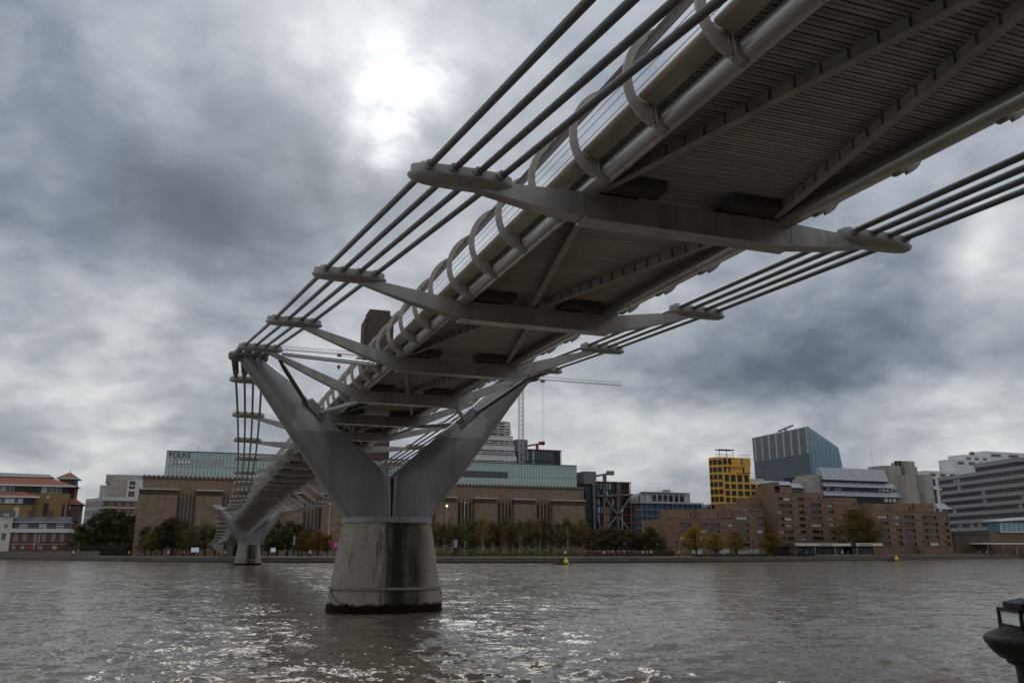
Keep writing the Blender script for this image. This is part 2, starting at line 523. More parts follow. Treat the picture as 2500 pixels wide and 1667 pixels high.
for y in ARMS:
    w_, z_ = cab(y)
    zt = zb(y)
    b = MB()
    B_ = 2.25
    def sec(x, zt_, zb_, th):
        return [(x, y - th, zb_), (x, y + th, zb_), (x, y + th, zt_), (x, y - th, zt_)]
    secs = []
    tipx = max(w_ - .25, B_ + .5)
    for sg in (-1, 1):
        t0 = sec(sg * tipx, z_ - .11, z_ - .27, .10)
        t1 = sec(sg * (B_ + (tipx - B_) * .5), zt + (z_ - .1 - zt) * .5 + .0, zt - .47 + (z_ - .30 - zt + .47) * .5 - .02, .145)
        t2 = sec(sg * B_, zt, zt - .47, .18)
        secs += [t0, t1, t2] if sg < 0 else [t2, t1, t0]
    b.rings(secs)
    # upstand lugs that hold the edge tubes
    for sg in (-1, 1):
        b.box(sg * 2.18 - .02, sg * 2.18 + .02, y - .19, y + .19, zt - .05, zt + .13)
    # weld beads where the limbs meet the beam
    for sg in (-1, 1):
        b.box(sg * B_ - .012, sg * B_ + .012, y - .187, y - .178, zt - .46, zt - .01)
    # bottom flange
    b.box(-B_ + .02, B_ - .02, y - .215, y + .215, zt - .52, zt - .472)
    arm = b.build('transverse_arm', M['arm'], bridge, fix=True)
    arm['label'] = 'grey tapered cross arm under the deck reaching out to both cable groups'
    slope = (cab(y + 1)[1] - cab(y - 1)[1]) / 2
    for sg in (-1, 1):
        p = inst('clamp_plate', PM, arm, Vector((sg * w_, y, z_)) - BO)
        p.rotation_euler = (math.atan(slope), 0, 0)
        if y < YP + 70:
            c_ = inst('cable_collar', CM, arm, Vector((sg * w_, y, z_)) - BO)
            c_.rotation_euler = (math.atan(slope), 0, 0)
    # damper boxes hung beside the beam
    if y < 100:
        for x0, x1 in ((-1.95, -.62), (.50, 1.85)):
            MB().box(x0 + .15, x1 - .15, y - .62, y - .19, zt + .03, zt + .25).build('damper_box', M['dark'], bridge)
            MB().box(x0 + .3, x1 - .3, y + .19, y + .6, zt - .05, zt + .27).build('damper_box', M['dark'], bridge)
# cables
ysc = sorted(set([-14.0, -6.0] + [a for a in ARMS] + [YP, YP2, YEND] + [a + 4 for a in ARMS]))
for sg in (-1, 1):
    for j in range(4):
        pts = []
        for y in ysc:
            w_, z_ = cab(y)
            pts.append((sg * w_ + CSP * (j - 1.5), y, z_))
        MB().tube(pts, .062, 12).build('cable', M['cable'], bridge, smooth=True)
# edge tubes
yst = [-8 + 2.0 * k for k in range(148)]
for sg in (-1, 1):
    MB().tube([(sg * 2.13, y, zb(y) + .05) for y in yst], .172, 18).build('edge_tube', M['tube'], bridge, smooth=True)
    # girth weld rings
    b = MB()
    for y in ARMS[:9]:
        for dy in (-1.6, 1.6):
            b.tube([(sg * 2.13, y + dy - .02, zb(y + dy - .02) + .05), (sg * 2.13, y + dy + .02, zb(y + dy + .02) + .05)], .177, 18)
    b.build('weld_ring', M['tube'], bridge, smooth=True)
# deck slab
b = MB()
for y0, y1 in zip(yst, yst[1:]):
    za, zb_ = zb(y0), zb(y1)
    b.hexa([(-2.4, y0, za + .335), (2.4, y0, za + .335), (2.4, y1, zb_ + .335), (-2.4, y1, zb_ + .335), (-2.4, y0, za + .40), (2.4, y0, za + .40), (2.4, y1, zb_ + .40), (-2.4, y1, zb_ + .40)])
b.build('deck_slab', M['brace'], bridge)
# deck planks: ribbed aluminium extrusions seen from below
def plank_geo(b, y, z):
    wd = .142
    b.add([(sx * 2.36, y + dy, z + dz) for sx in (-1, 1) for dy, dz in ((-wd / 2, .07), (-wd / 2, 0), (-.010, 0), (-.008, .02), (.008, .02), (.010, 0), (wd / 2, 0), (wd / 2, .07))],
          [(i, i + 8, (i + 1) % 8 + 8, (i + 1) % 8) for i in range(8)] + [tuple(range(7, -1, -1)), tuple(range(8, 16))])
pb = MB()
plank_geo(pb, 0, 0)
PLM = pb.mesh('deck_plank')
PLM.materials.append(M['plank'])
y = 2.6
while y < 37.6:
    inst('deck_plank', PLM, bridge, Vector((0, y, zb(y) + .262)) - BO)
    y += .18
b = MB()
yy = 2.42
while yy > -8:
    plank_geo(b, yy, zb(yy) + .262)
    yy -= .18
while y < YEND:
    plank_geo(b, y, zb(y) + .262)
    y += .18
tag(b.build('deck_planking', M['plank'], bridge), kind='stuff')
# zigzag bracing under the deck (T sections with stiffeners)
def brace(p, q):
    p, q = Vector(p), Vector(q)
    b = MB()
    up = Vector((0, 0, 1))
    b.bar(p + up * .012, q + up * .012, .15, .022)
    b.bar(p + up * .125, q + up * .125, .02, .20)
    L_ = (q - p).length
    t = (q - p).normalized()
    n = int(L_ / .42)
    for i in range(1, n):
        c = p + t * (L_ * i / n)
        b.bar(c + up * .03, c + up * .22, .12, .012, up=t)
    b.build('deck_brace', M['brace'], bridge)
for i, (a, c) in enumerate(zip(ARMS[:10], ARMS[1:10])):
    if c - a > 9:
        continue
    apex_far = (i % 2 == 0)
    k = ARMS.index(a)
    apex_far = ((k - ARMS.index(min(ARMS, key=lambda q: abs(q - 12.887)))) % 2 == 0)
    for sg in (-1, 1):
        if apex_far:
            brace((sg * 1.88, a + .2, zb(a) + .03), (sg * .16, c - .2, zb(c) + .03))
        else:
            brace((sg * .16, a + .2, zb(a) + .03), (sg * 1.88, c - .2, zb(c) + .03))
# balustrade hoops (shared meshes), left side; the right side is the mirror
HP = [(-2.34, .04), (-2.44, .09), (-2.56, .19), (-2.67, .36), (-2.725, .58), (-2.72, .80), (-2.66, 1.02), (-2.55, 1.22), (-2.40, 1.38), (-2.24, 1.49)]
def catmull(P_, n=3):
    out = []
    for i in range(len(P_) - 1):
        p0, p1, p2, p3 = P_[max(i - 1, 0)], P_[i], P_[i + 1], P_[min(i + 2, len(P_) - 1)]
        for k in range(n):
            t = k / n
            out.append(tuple(.5 * (2 * p1[d] + (p2[d] - p0[d]) * t + (2 * p0[d] - 5 * p1[d] + 4 * p2[d] - p3[d]) * t * t + (-p0[d] + 3 * p1[d] - 3 * p2[d] + p3[d]) * t ** 3) for d in (0, 1)))
    out.append(P_[-1])
    return out
HC = catmull(HP, 3)
def hoop_mesh(sg):
    b = MB()
    rs = []
    for i, (x, z) in enumerate(HC):
        a, c = HC[max(i - 1, 0)], HC[min(i + 1, len(HC) - 1)]
        tx, tz = c[0] - a[0], c[1] - a[1]
        l_ = sqrt(tx * tx + tz * tz)
        nx, nz = -tz / l_, tx / l_   # outward normal
        f = i / (len(HC) - 1)
        dp = .15 - .05 * f
        rs.append([(sg * -(x + nx * 0) if sg > 0 else x, -.045, z), (sg * -(x - nx * dp * -1) if sg > 0 else (x + nx * dp), -.03, z + nz * dp), (sg * -(x + nx * dp) if sg > 0 else (x + nx * dp), .03, z + nz * dp), (sg * -x if sg > 0 else x, .045, z)])
    b.rings(rs)
    m_ = b.mesh('handrail_hoop')
    m_.materials.append(M['hoop'])
    bm = bmesh.new(); bm.from_mesh(m_); bmesh.ops.recalc_face_normals(bm, faces=bm.faces); bm.to_mesh(m_); bm.free()
    return m_
def bracket_mesh(sg):
    b = MB()
    s_ = lambda x: -x if sg > 0 else x
    def bx(x0, x1, y0, y1, z0, z1):
        a_, c_ = sorted((s_(x0), s_(x1)))
        b.box(a_, c_, y0, y1, z0, z1)
    # saddle block under and beside the tube, lugs up to the deck edge
    b.add([(s_(x), y_, z_) for y_ in (-.075, .075) for x, z_ in ((-2.36, .12), (-2.34, -.06), (-2.24, -.135), (-2.15, -.15), (-2.16, -.11), (-2.29, -.02))],
          [(0, 1, 7, 6), (1, 2, 8, 7), (2, 3, 9, 8), (3, 4, 10, 9), (4, 5, 11, 10), (5, 0, 6, 11), (5, 4, 3, 2, 1, 0), (6, 7, 8, 9, 10, 11)])
    bx(-2.36, -2.31, -.05, -.03, .05, .30)
    bx(-2.36, -2.31, .03, .05, .05, .30)
    bx(-2.40, -2.30, -.02, .02, -.02, .16)
    m_ = b.mesh('hoop_bracket')
    m_.materials.append(M['brace'])
    bm = bmesh.new(); bm.from_mesh(m_); bmesh.ops.recalc_face_normals(bm, faces=bm.faces); bm.to_mesh(m_); bm.free()
    return m_
HM = {sg: hoop_mesh(sg) for sg in (-1, 1)}
KM = {sg: bracket_mesh(sg) for sg in (-1, 1)}
hy = []
y = 12.887 - 1 - 2 * 5
while y < YEND - 6:
    hy.append(y)
    y += 2.0
for sg in (-1, 1):
    for y in hy:
        if (sg > 0 and y > 110):
            continue
        h = inst('handrail_hoop', HM[sg], bridge, Vector((0, y, zb(y))) - BO)
        if y < 62:
            k_ = inst('hoop_bracket', KM[sg], h, (0, 0, 0))
    # hand rail band and wires
    b = MB()
    rs = []
    for y in yst:
        z = zb(y)
        rs.append([(sg * 2.39, y, z + 1.35), (sg * 2.12, y, z + 1.53), (sg * 2.10, y, z + 1.56), (sg * 2.16, y, z + 1.575), (sg * 2.43, y, z + 1.40)])
    b.rings(rs)
    b.build('handrail', M['rail'], bridge, fix=True)
    for i in (10, 12, 14, 16, 18, 20, 22):
        x, z = HC[i]
        MB().tube([(sg * -x * .985, y, zb(y) + z) for y in yst], .0055, 5).build('rail_wire', M['dark'], bridge)
# edge fascia between the hoops: rounded nose and sloping soffit
def fascia_ring(sg, y):
    z = zb(y)
    prof = [(2.30, .265), (2.32, .235), (2.57, .30), (2.615, .325), (2.635, .36), (2.625, .395), (2.59, .415), (2.36, .43), (2.36, .30)]
    return [(sg * x, y, z + h) for x, h in prof]
for sg in (-1, 1):
    for y0 in hy:
        if y0 < 62:
            MB().rings([fascia_ring(sg, y0 + .05), fascia_ring(sg, y0 + 1.95)]).build('edge_fascia', M['fascia'], bridge, fix=True, angle=40)
    far = [y for y in yst if y > 60]
    MB().rings([fascia_ring(sg, y) for y in far]).build('edge_fascia', M['fascia'], bridge, fix=True, angle=40)

# piers
LEG = [((-7.50, 11.62), (-6.30, 11.62), .46, 2.0), ((-6.29, 10.02), (-5.0, 10.70), .58, 2.0), ((-5.01, 8.23), (-3.46, 9.28), .76, 2.05), ((-4.14, 7.01), (-2.2, 8.16), .88, 2.2),
       ((-3.27, 5.82), (-.9, 7.0), .90, 2.7), ((-2.55, 4.91), (-.015, 6.15), .98, 3.2), ((-2.25, 4.52), (-.015, 5.2), 1.02, 3.8), ((-2.04, 4.25), (-.015, 4.25), 1.05, 4.5)]
def loft(sta, n):
    out = []
    for i in range(len(sta) - 1):
        a, b2 = sta[i], sta[i + 1]
        for k in range(n):
            f = k / n
            L0 = tuple(a[0][d] + (b2[0][d] - a[0][d]) * f for d in (0, 1))
            R0 = tuple(a[1][d] + (b2[1][d] - a[1][d]) * f for d in (0, 1))
            out.append((L0, R0, a[2] + (b2[2] - a[2]) * f, a[3] + (b2[3] - a[3]) * f, i + f))
    out.append(sta[-1] + (len(sta) - 1.0,))
    return out
def make_pier(yc):
    near = yc < 100
    base = MB()
    prof = [(2.95, -1.2), (2.73, 0.0), (2.58, 1.0), (2.43, 2.0), (2.28, 3.0), (2.155, 3.78), (2.15, 3.80), (2.10, 3.83), (2.085, 3.995)]
    pier = base.lathe(prof, 48, (0, yc, 0), 2.25, .82).build('pier', M['pier'], bridge, angle=30)
    pier['label'] = 'stained concrete pier cone standing in the river'
    # move the pier's own origin to its centre so that its stains sit right
    pier.data.transform(Matrix.Translation((0, -(yc - YP), 0)))
    pier.location = (0, yc - YP, 0)
    pr = wpos(pier)
    MB().lathe([(2.10, 3.997), (2.14, 4.0), (2.14, 4.24), (2.06, 4.262)], 48, (0, yc, 0), 2.25, .82).build('steel_collar', M['collar'], pier, angle=30)
    MB().lathe([(2.575, .99), (2.645, .99), (2.63, 1.11), (2.56, 1.11)], 48, (0, yc, 0), 2.25, .82).build('fender_band', M['fender'], pier, angle=30)
    if near:
        for sg in (-1, 1):
            pts = []
            for k in range(9):
                f = k / 8
                th = (pi + radians(6) + f * radians(38)) if sg < 0 else (-radians(6) - f * radians(14))
                z = 1.02 - .62 * sin(f * pi / 2)
                r = 2.73 - .15 * z + .03
                cx, cy = cos(th), sin(th)
                pts.append((r * math.copysign(abs(cx) ** (2 / 2.25), cx), yc + .82 * r * math.copysign(abs(cy) ** (2 / 2.25), cy), z))
            MB().tube(pts, .022, 6).build('mooring_rope', M['rope'], pier, smooth=True)
    for sg in (-1, 1):
        rs = []
        for (L0, R0, dy, ex, si) in loft(LEG, 4):
            cx, cz = (L0[0] + R0[0]) / 2, (L0[1] + R0[1]) / 2
            hx, hz = (R0[0] - L0[0]) / 2, (R0[1] - L0[1]) / 2
            ring = []
            for k in range(32):
                th = 2 * pi * k / 32
                c, s = cos(th), sin(th)
                e = ex
                if c > 0 and si > 4:
                    e = ex + (si - 4) * 4     # flat meeting face at the joint
                c2 = math.copysign(abs(c) ** (2 / e), c)
                s2 = math.copysign(abs(s) ** (2 / e), s)
                ring.append((-sg * (cx + hx * c2), yc + dy * s2, cz + hz * c2))
            rs.append(ring)
        leg = MB().rings(rs).build('pier_leg', M['legp'] if near else M['leg'], bridge, fix=True, angle=40)
        # saddle head with cable sockets
        hx = sg * 7.0
        hd = MB()
        poly = superell(.92, .40, 28, 3.0)
        hd.rings([[(hx + x * k_, yc + y_ * k_, z_) for x, y_ in poly] for k_, z_ in ((.7, 11.50), (.95, 11.56), (1.0, 11.64), (1.0, 11.82), (.93, 11.88), (.8, 11.90))])
        hd.build('saddle_head', M['head'], leg, fix=True, angle=35)
        for j in range(4):
            so = MB()
            for s2 in (-1, 1):
                ya, yb = yc + s2 * .45, yc + s2 * (3.3 if s2 > 0 else 3.35)
                wa, za = cab(ya)
                wb, zb2 = cab(yb)
                xo = CSP * (j - 1.5)
                if s2 > 0:
                    so.tube([(sg * wa + xo, ya, za), (sg * wb + xo, yb - .25, zb2 + .02), (sg * wb + xo, yb, zb2), (sg * wb + xo, yb + .35, cab(yb + .35)[1])], [.17, .15, .12, .075], 14)
                else:
                    so.tube([(sg * wa + xo, ya, za), (sg * wb + xo, yb, zb2)], [.15, .12], 14)
            so.build('cable_socket', M['head'], leg, smooth=True)
        if near:
            # tie rods and the gusset on the inner face of the leg
            g = Vector((sg * 3.62, yc - .70, 9.08))
            gz = MB()
            for ya in (-.74, -.46, .20):
                gz.hexa([(sg * 4.25, yc + ya, 9.60), (sg * 3.45, yc + ya, 8.78), (sg * 3.45, yc + ya + .05, 8.78), (sg * 4.25, yc + ya + .05, 9.60), (sg * 3.98, yc + ya, 9.78), (sg * 3.22, yc + ya, 9.06), (sg * 3.22, yc + ya + .05, 9.06), (sg * 3.98, yc + ya + .05, 9.78)])
            gz.hexa([(sg * 4.4, yc - .80, 9.64), (sg * 3.45, yc - .80, 8.70), (sg * 3.45, yc + .32, 8.70), (sg * 4.4, yc + .32, 9.64), (sg * 4.36, yc - .80, 9.72), (sg * 3.41, yc - .80, 8.78), (sg * 3.41, yc + .32, 8.78), (sg * 4.36, yc + .32, 9.72)])
            gz.build('gusset', M['leg'], leg, fix=True)
            def rod(p, q, r, m_='rod'):
                p, q = Vector(p), Vector(q)
                t = (q - p).normalized()
                L_ = (q - p).length
                MB().tube([p, p + t * .25, p + t * .26, p + t * .5, p + t * .51, q - t * .51, q - t * .5, q - t * .26, q - t * .25, q],
                          [r * .6, r * .6, r * .8, r * .8, r, r, r * .8, r * .8, r * .6, r * .6], 12).build('tie_rod', M[m_], leg, angle=40)
            n1 = (sg * 5.69, YP - 4.15, 11.04)
            rod(n1, (sg * 2.9, YP - 11.75, 9.18), .10)
            rod((sg * 5.81, YP - 4.0, 10.78), (sg * 4.15, yc - .68, 9.42), .10, 'cable')
            rod(g, (sg * 2.25, YP - 4.0, zb(YP - 4) - .50), .10)
            rod((g.x, yc + .3, g.z), (sg * 2.25, YP + 4.0, zb(YP + 4) - .50), .10, 'leg')
            n2 = (sg * 5.75, YP + 4.1, 10.98)
            rod(n2, (sg * 2.35, YP + 11.7, zb(YP + 12) - .2), .105)
def leg_patched():
    m = M['leg'].copy()
    m.name = 'leg_paint_patched'
    t = m.node_tree
    T = NT.__new__(NT)
    T.t = t
    bs = [n for n in t.nodes if n.type == 'BSDF_PRINCIPLED'][0]
    src = bs.inputs['Base Color'].links[0].from_socket
    co = T.n('ShaderNodeTexCoord').outputs['Object']
    sp = T.n('ShaderNodeSeparateXYZ', {0: co})
    nz = T.noise(co, 1.7, 6, .6)
    ax = T.math('ABSOLUTE', sp.outputs[0])
    wob = T.math('MULTIPLY', T.math('SUBTRACT', nz, .5), 1.2)
    a = T.math('MULTIPLY', T.math('LESS_THAN', T.math('ADD', T.math('ABSOLUTE', T.math('SUBTRACT', T.math('ADD', sp.outputs[2], T.math('MULTIPLY', wob, .35)), 8.85)), 0.0), .62), T.math('LESS_THAN', T.math('ABSOLUTE', T.math('SUBTRACT', T.math('ADD', ax, wob), 3.55)), 1.15))
    col = T.mix(a, src, (.34, .33, .315))
    t.links.new(col, bs.inputs['Base Color'])
    return m
M['legp'] = leg_patched()
make_pier(YP)
make_pier(YP2)
# south abutment: splayed concrete end of the ramp
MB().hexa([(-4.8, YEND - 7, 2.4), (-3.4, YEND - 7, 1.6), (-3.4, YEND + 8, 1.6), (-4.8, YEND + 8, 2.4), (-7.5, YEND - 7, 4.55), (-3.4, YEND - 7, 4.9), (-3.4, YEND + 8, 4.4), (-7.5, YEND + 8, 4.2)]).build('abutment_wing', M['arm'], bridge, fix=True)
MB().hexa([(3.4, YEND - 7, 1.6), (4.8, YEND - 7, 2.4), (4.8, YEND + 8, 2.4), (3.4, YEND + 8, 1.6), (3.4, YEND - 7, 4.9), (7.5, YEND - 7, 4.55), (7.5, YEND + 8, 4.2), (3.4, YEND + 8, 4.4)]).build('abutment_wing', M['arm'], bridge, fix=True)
MB().box(-2.3, 2.3, YEND - 4, YEND + 12, 1.2, 4.6).build('abutment', M['pier'], bridge)
# ------------------------------------------------------------------ ground and banks
M['ground'] = mat('bank_ground', (.085, .075, .062), .9, 0, .3, .2)
M['wall'] = mat('river_wall_stone', (.15, .13, .105), .85, 0, .3, .5, streak=.7, bump=.2, bscale=6)
M['algae'] = mat('wet_wall', (.022, .019, .014), .5, 0, .4, .6)
M['coping'] = mat('coping_stone', (.21, .17, .125), .8, 0, .2, .4)
GZ = 1.25
xs = []
for (x0, y0), (x1, y1) in zip(BANK, BANK[1:]):
    n = max(1, int(sqrt((x1 - x0) ** 2 + (y1 - y0) ** 2) / 12))
    xs += [(x0 + (x1 - x0) * k / n, y0 + (y1 - y0) * k / n) for k in range(n)]
xs.append(BANK[-1])
b = MB()
n = len(xs)
b.add([(x, y, GZ) for x, y in xs] + [(x * 3 if abs(x) > 400 else x, 5200, GZ) for x, y in xs], [(i, i + 1, n + i + 1, n + i) for i in range(n - 1)])
tag(b.build('far_bank_ground', M['ground']), kind='structure')
def strip(name, z0, z1, dy0, dy1, material, x0=-900, x1=1200):
    b = MB()
    P_ = [p for p in xs if x0 <= p[0] <= x1]
    b.rings([[(x, y + dy0, z0), (x, y + dy1, z0), (x, y + dy1, z1), (x, y + dy0, z1)] for x, y in P_])
    return b.build(name, material, fix=True)
tag(strip('river_wall_base', -1.0, .42, -.35, .5, M['algae']), kind='structure')
tag(strip('river_wall', .423, 1.12, -.15, .6, M['wall']), kind='structure')
tag(strip('river_wall_coping', 1.123, 1.30, -.3, .7, M['coping']), kind='structure')
tag(strip('river_parapet', 1.303, 2.75, -.15, .35, M['wall'], -900, -34), kind='structure')
tag(strip('river_parapet_right', 1.303, 1.95, -.1, .3, M['wall'], 150, 1200), kind='structure')
# near embankment under the camera
MB().box(-60, 60, -40, 2.6, -1, 1.05).build('near_embankment', M['wall'])
tag(bpy.data.objects['near_embankment'], kind='structure')

# ------------------------------------------------------------------ unseen office row added behind the viewpoint to shade the bridge
M['near_wall'] = mat('near_bank_brick', (.22, .15, .11), .9, 0, .15, .4)
M['near_glass'] = glass_mat('near_bank_glass', (.05, .055, .06), .2)
M['near_frame'] = mat('near_bank_window_frame', (.5, .5, .48), .6)
# ------------------------------------------------------------------ building helpers
M['tate'] = mat('brown_brick', (.25, .172, .118), .9, 0, .26, .5, (1, 1, 2.0), streak=.65, bump=.25, bscale=3)
M['tate_dark'] = mat('dark_brick', (.10, .07, .05), .9, 0, .25, .3, streak=.4)
M['chim'] = mat('chimney_brick', (.085, .064, .050), .9, 0, .2, .25, (1, 1, .4), streak=.6)
M['stone'] = mat('pale_stone', (.42, .39, .34), .85, 0, .15, .4)
M['green_glass'] = glass_mat('frosted_green_glass', (.36, .45, .415), 0.0, rough=.25, spec=.7)
M['mullion'] = mat('dark_mullion', (.05, .07, .07), .5, .2)
M['white'] = mat('white_paint', (.66, .655, .63), .6, 0, .08, .6, streak=.2)
M['offwhite'] = mat('offwhite_render', (.62, .58, .50), .8, 0, .1, .4, streak=.2)
M['grey_clad'] = mat('grey_cladding', (.34, .345, .34), .6, .1, .1, .4)
M['lgrey'] = mat('light_cladding', (.45, .46, .46), .55, .1, .1, .3, streak=.15)
M['red_tile'] = mat('red_clay_tile', (.30, .105, .07), .85, 0, .2, 1.2, (1, 1, 3))
M['red_brick'] = mat('red_brick', (.15, .075, .05), .9, 0, .2, 1.5, (1, 1, 3))
M['orange_brick'] = mat('orange_brick', (.34, .18, .12), .9, 0, .15, 1.5)
M['yellow_brick'] = mat('yellow_brick', (.28, .18, .075), .9, 0, .2, .8, (1, 1, 3))
M['slate'] = mat('slate_roof', (.085, .085, .09), .75, 0, .25, 1.5)
M['concrete'] = mat('raw_concrete', (.36, .33, .285), .85, 0, .12, .3, streak=.35, bump=.15, bscale=4)
M['pale_conc'] = mat('new_concrete', (.62, .60, .57), .8, 0, .12, .3)
M['apt'] = mat('brown_flat_brick', (.215, .13, .082), .9, 0, .22, .35, (1, 1, 2.5), streak=.2, bump=.2, bscale=4)
M['lead'] = mat('lead_sheet', (.37, .39, .42), .45, .3, .14, .5, (2.5, 1, .6))
M['yellow'] = mat('yellow_render', (.70, .36, .04), .7, 0, .1, .4, streak=.12)
M['blue_glass'] = glass_mat('blue_glass', (.13, .26, .33), 0.0, rough=.08, spec=1.0)
M['blue_sheet'] = mat('blue_scaffold_sheet', (.035, .075, .16), .7, 0, .3, .7, streak=.2)
M['dark_glass'] = glass_mat('dark_window_glass', (.016, .018, .020), .28, rough=.07)
M['pale_glass'] = glass_mat('tall_gallery_glass', (.17, .18, .18), 0.0, rough=.12)
M['dark_glass2'] = glass_mat('office_window_glass', (.016, .018, .021), .06, (.42, .42, .40), rough=.07, spec=.35)
M['bright_pane'] = glass_mat('lit_window_glass', (.55, .58, .52), 1.0, (.80, .82, .72), rough=.2)
M['band'] = mat('aggregate_band', (.30, .295, .29), .8, 0, .12, .35, (3, 3, .5), streak=.25)
M['black_clad'] = mat('black_cladding', (.025, .026, .03), .45, .2)
M['red_edge'] = mat('red_steel_edge', (.30, .03, .035), .5, 0, .15)
M['mid_grey'] = mat('mid_grey_steel', (.17, .165, .17), .55, .2, .15)
M['wood'] = mat('cedar_panel', (.42, .25, .08), .6, 0, .2, 1.5)
M['asphalt'] = mat('asphalt_roof', (.06, .06, .06), .9)

def frame(o, a):
    ca, sa = cos(a), sin(a)
    return lambda x, y, z: (o[0] + x * ca - y * sa, o[1] + x * sa + y * ca, o[2] + z)
def wall_open(b, x0, x1, z0, z1, y0, y1, opens):
    cx = sorted(set([x0, x1] + [q for o in opens for q in (o[0], o[1]) if x0 < q < x1]))
    cz = sorted(set([z0, z1] + [q for o in opens for q in (o[2], o[3]) if z0 < q < z1]))
    for k in range(len(cz) - 1):
        zm = (cz[k] + cz[k + 1]) / 2
        run = None
        for i in range(len(cx) - 1):
            xm = (cx[i] + cx[i + 1]) / 2
            solid = not any(o[0] < xm < o[1] and o[2] < zm < o[3] for o in opens)
            if solid and run is None:
                run = cx[i]
            if not solid and run is not None:
                b.box(run, cx[i], y0, y1, cz[k], cz[k + 1])
                run = None
        if run is not None:
            b.box(run, x1, y0, y1, cz[k], cz[k + 1])
WC = {}
def window_mesh(w_, h_, nx, nz, bar, mf, mp):
    key = (round(w_, 2), round(h_, 2), nx, nz, bar, mf, mp)
    if key not in WC:
        f = MB()
        d0, d1 = .0, .10
        for i in range(nx + 1):
            x = min(max(w_ * i / nx - bar / 2, 0), w_ - bar)
            f.box(x, x + bar, d0, d1, 0, h_)
        for i in range(nz + 1):
            z = min(max(h_ * i / nz - bar / 2, 0), h_ - bar)
            f.box(bar, w_ - bar, d0 + .004, d1 - .004, z + .002, z + bar - .002)
        m1 = f.mesh('window')
        m1.materials.append(M[mf])
        m2 = MB().add([(.0, .06, 0), (w_, .06, 0), (w_, .06, h_), (0, .06, h_)], [(0, 1, 2, 3)]).mesh('pane')
        m2.materials.append(M[mp])
        WC[key] = (m1, m2)
    return WC[key]
def put_windows(parent, org, ang, opens, inset, nx=2, nz=1, bar=.09, mf='mullion', mp='dark_glass', name='window'):
    fr = frame(org, ang)
    off = wpos(parent)
    for (x0, x1, z0, z1) in opens:
        m1, m2 = window_mesh(x1 - x0, z1 - z0, nx, nz, bar, mf, mp)
        o = inst(name, m1, parent, Vector(fr(x0, inset, z0)) - off, ang)
        inst('pane', m2, o, (0, 0, 0))
def facade(parent, org, ang, x0, x1, z0, z1, opens, material, thick=.5, back=None, name='wall', nx=2, nz=1, bar=.09, mf='mullion', mp='dark_glass', inset=.22):
    """a wall with real openings, its windows, and the body of the building behind it"""
    fr = frame(org, ang)
    b = MB(fr)
    wall_open(b, x0, x1, z0, z1, 0, thick, opens)
    if back:
        b.box(x0 + .01, x1 - .01, thick + .002, back, z0, z1 - .01)
    b.build(name, material, parent)
    if opens:
        put_windows(parent, org, ang, opens, inset, nx, nz, bar, mf, mp)
def rows(z0, z1, n, h):
    p = (z1 - z0) / n
    return [(z0 + p * i + (p - h) / 2, z0 + p * i + (p + h) / 2) for i in range(n)]
def grid(xs_, zs_):
    return [(a, b_, c, d) for a, b_ in xs_ for c, d in zs_]
def text_mesh(name, body, size, material, parent, loc, depth=.05, rz=0.0):
    cu = bpy.data.curves.new(name, 'FONT')
    cu.body = body
    cu.size = size
    cu.extrude = depth
    o = bpy.data.objects.new(name + '_curve', cu)
    COL.objects.link(o)
    dg = bpy.context.evaluated_depsgraph_get()
    me = bpy.data.meshes.new_from_object(o.evaluated_get(dg))
    bpy.data.objects.remove(o)
    me.name = name
    me.materials.clear()
    me.materials.append(material)
    t = bpy.data.objects.new(name, me)
    link(t, parent)
    t.location = Vector(loc) - (wpos(parent) if parent else Vector())
    t.rotation_euler = (pi / 2, 0, rz)
    return t

# ------------------------------------------------------------------ brick gallery with glass rooftop box and chimney
YT = 320.0
tl, tr = at(336, 1300, YT).x, at(1427, 1300, YT).x
zt_ = 28.5
gal = thing('gallery_building', 'huge brown brick gallery with tall chimney and green glass rooftop box', 'building', ((tl + tr) / 2, YT, GZ))
groups = [(431, 477), (541, 586), (640, 686), (740, 786), (1020, 1064), (1116, 1160), (1214, 1256), (1309, 1350)]
blocks = [(334, 431), (477, 541), (586, 640), (686, 740), (786, 1020), (1064, 1116), (1160, 1214), (1256, 1309), (1350, 1429)]
ops = []
for ua, ub in groups:
    xa, xb = at(ua, 1240, YT).x, at(ub, 1240, YT).x
    p = (xb - xa) / 5
    for i in range(5):
        ops.append((xa + p * (i + .20) - tl, xa + p * (i + .80) - tl, 3.5, 21.2))
    for i in range(1, 5):
        F1 = MB().box(xa + p * i - .35, xa + p * i + .35, YT - .45, YT - .004, 5, 22.6)
        F1.hexa([(xa + p * i - .35, YT - .45, 22.6), (xa + p * i + .35, YT - .45, 22.6), (xa + p * i + .35, YT - .004, 22.6), (xa + p * i - .35, YT - .004, 22.6)] + [(xa + p * i, YT - .1, 23.8)] * 4)
        F1.build('brick_fin', M['tate'], gal)
facade(gal, (tl, YT, 0), 0, 0, tr - tl, GZ, zt_ - 1.0, ops, M['tate'], 1.2, 52, nx=2, nz=14, bar=.14, mf='mullion', mp='pale_glass', inset=.7)
MB().box(tl - .4, tr + .4, YT - .35, YT + 52, zt_ - .998, zt_ - .55).build('parapet', M['tate_dark'], gal)
MB().box(tl - .3, tr + .3, YT - .25, YT + 52, zt_ - .548, zt_).build('parapet', M['stone'], gal)
b = MB()
x = tl
while x < tr:
    b.box(x, x + .75, YT - .36, YT - .252, zt_ - .54, zt_ + .12)
    x += 1.5
tag(b.build('dentil', M['tate_dark'], gal), kind='stuff')
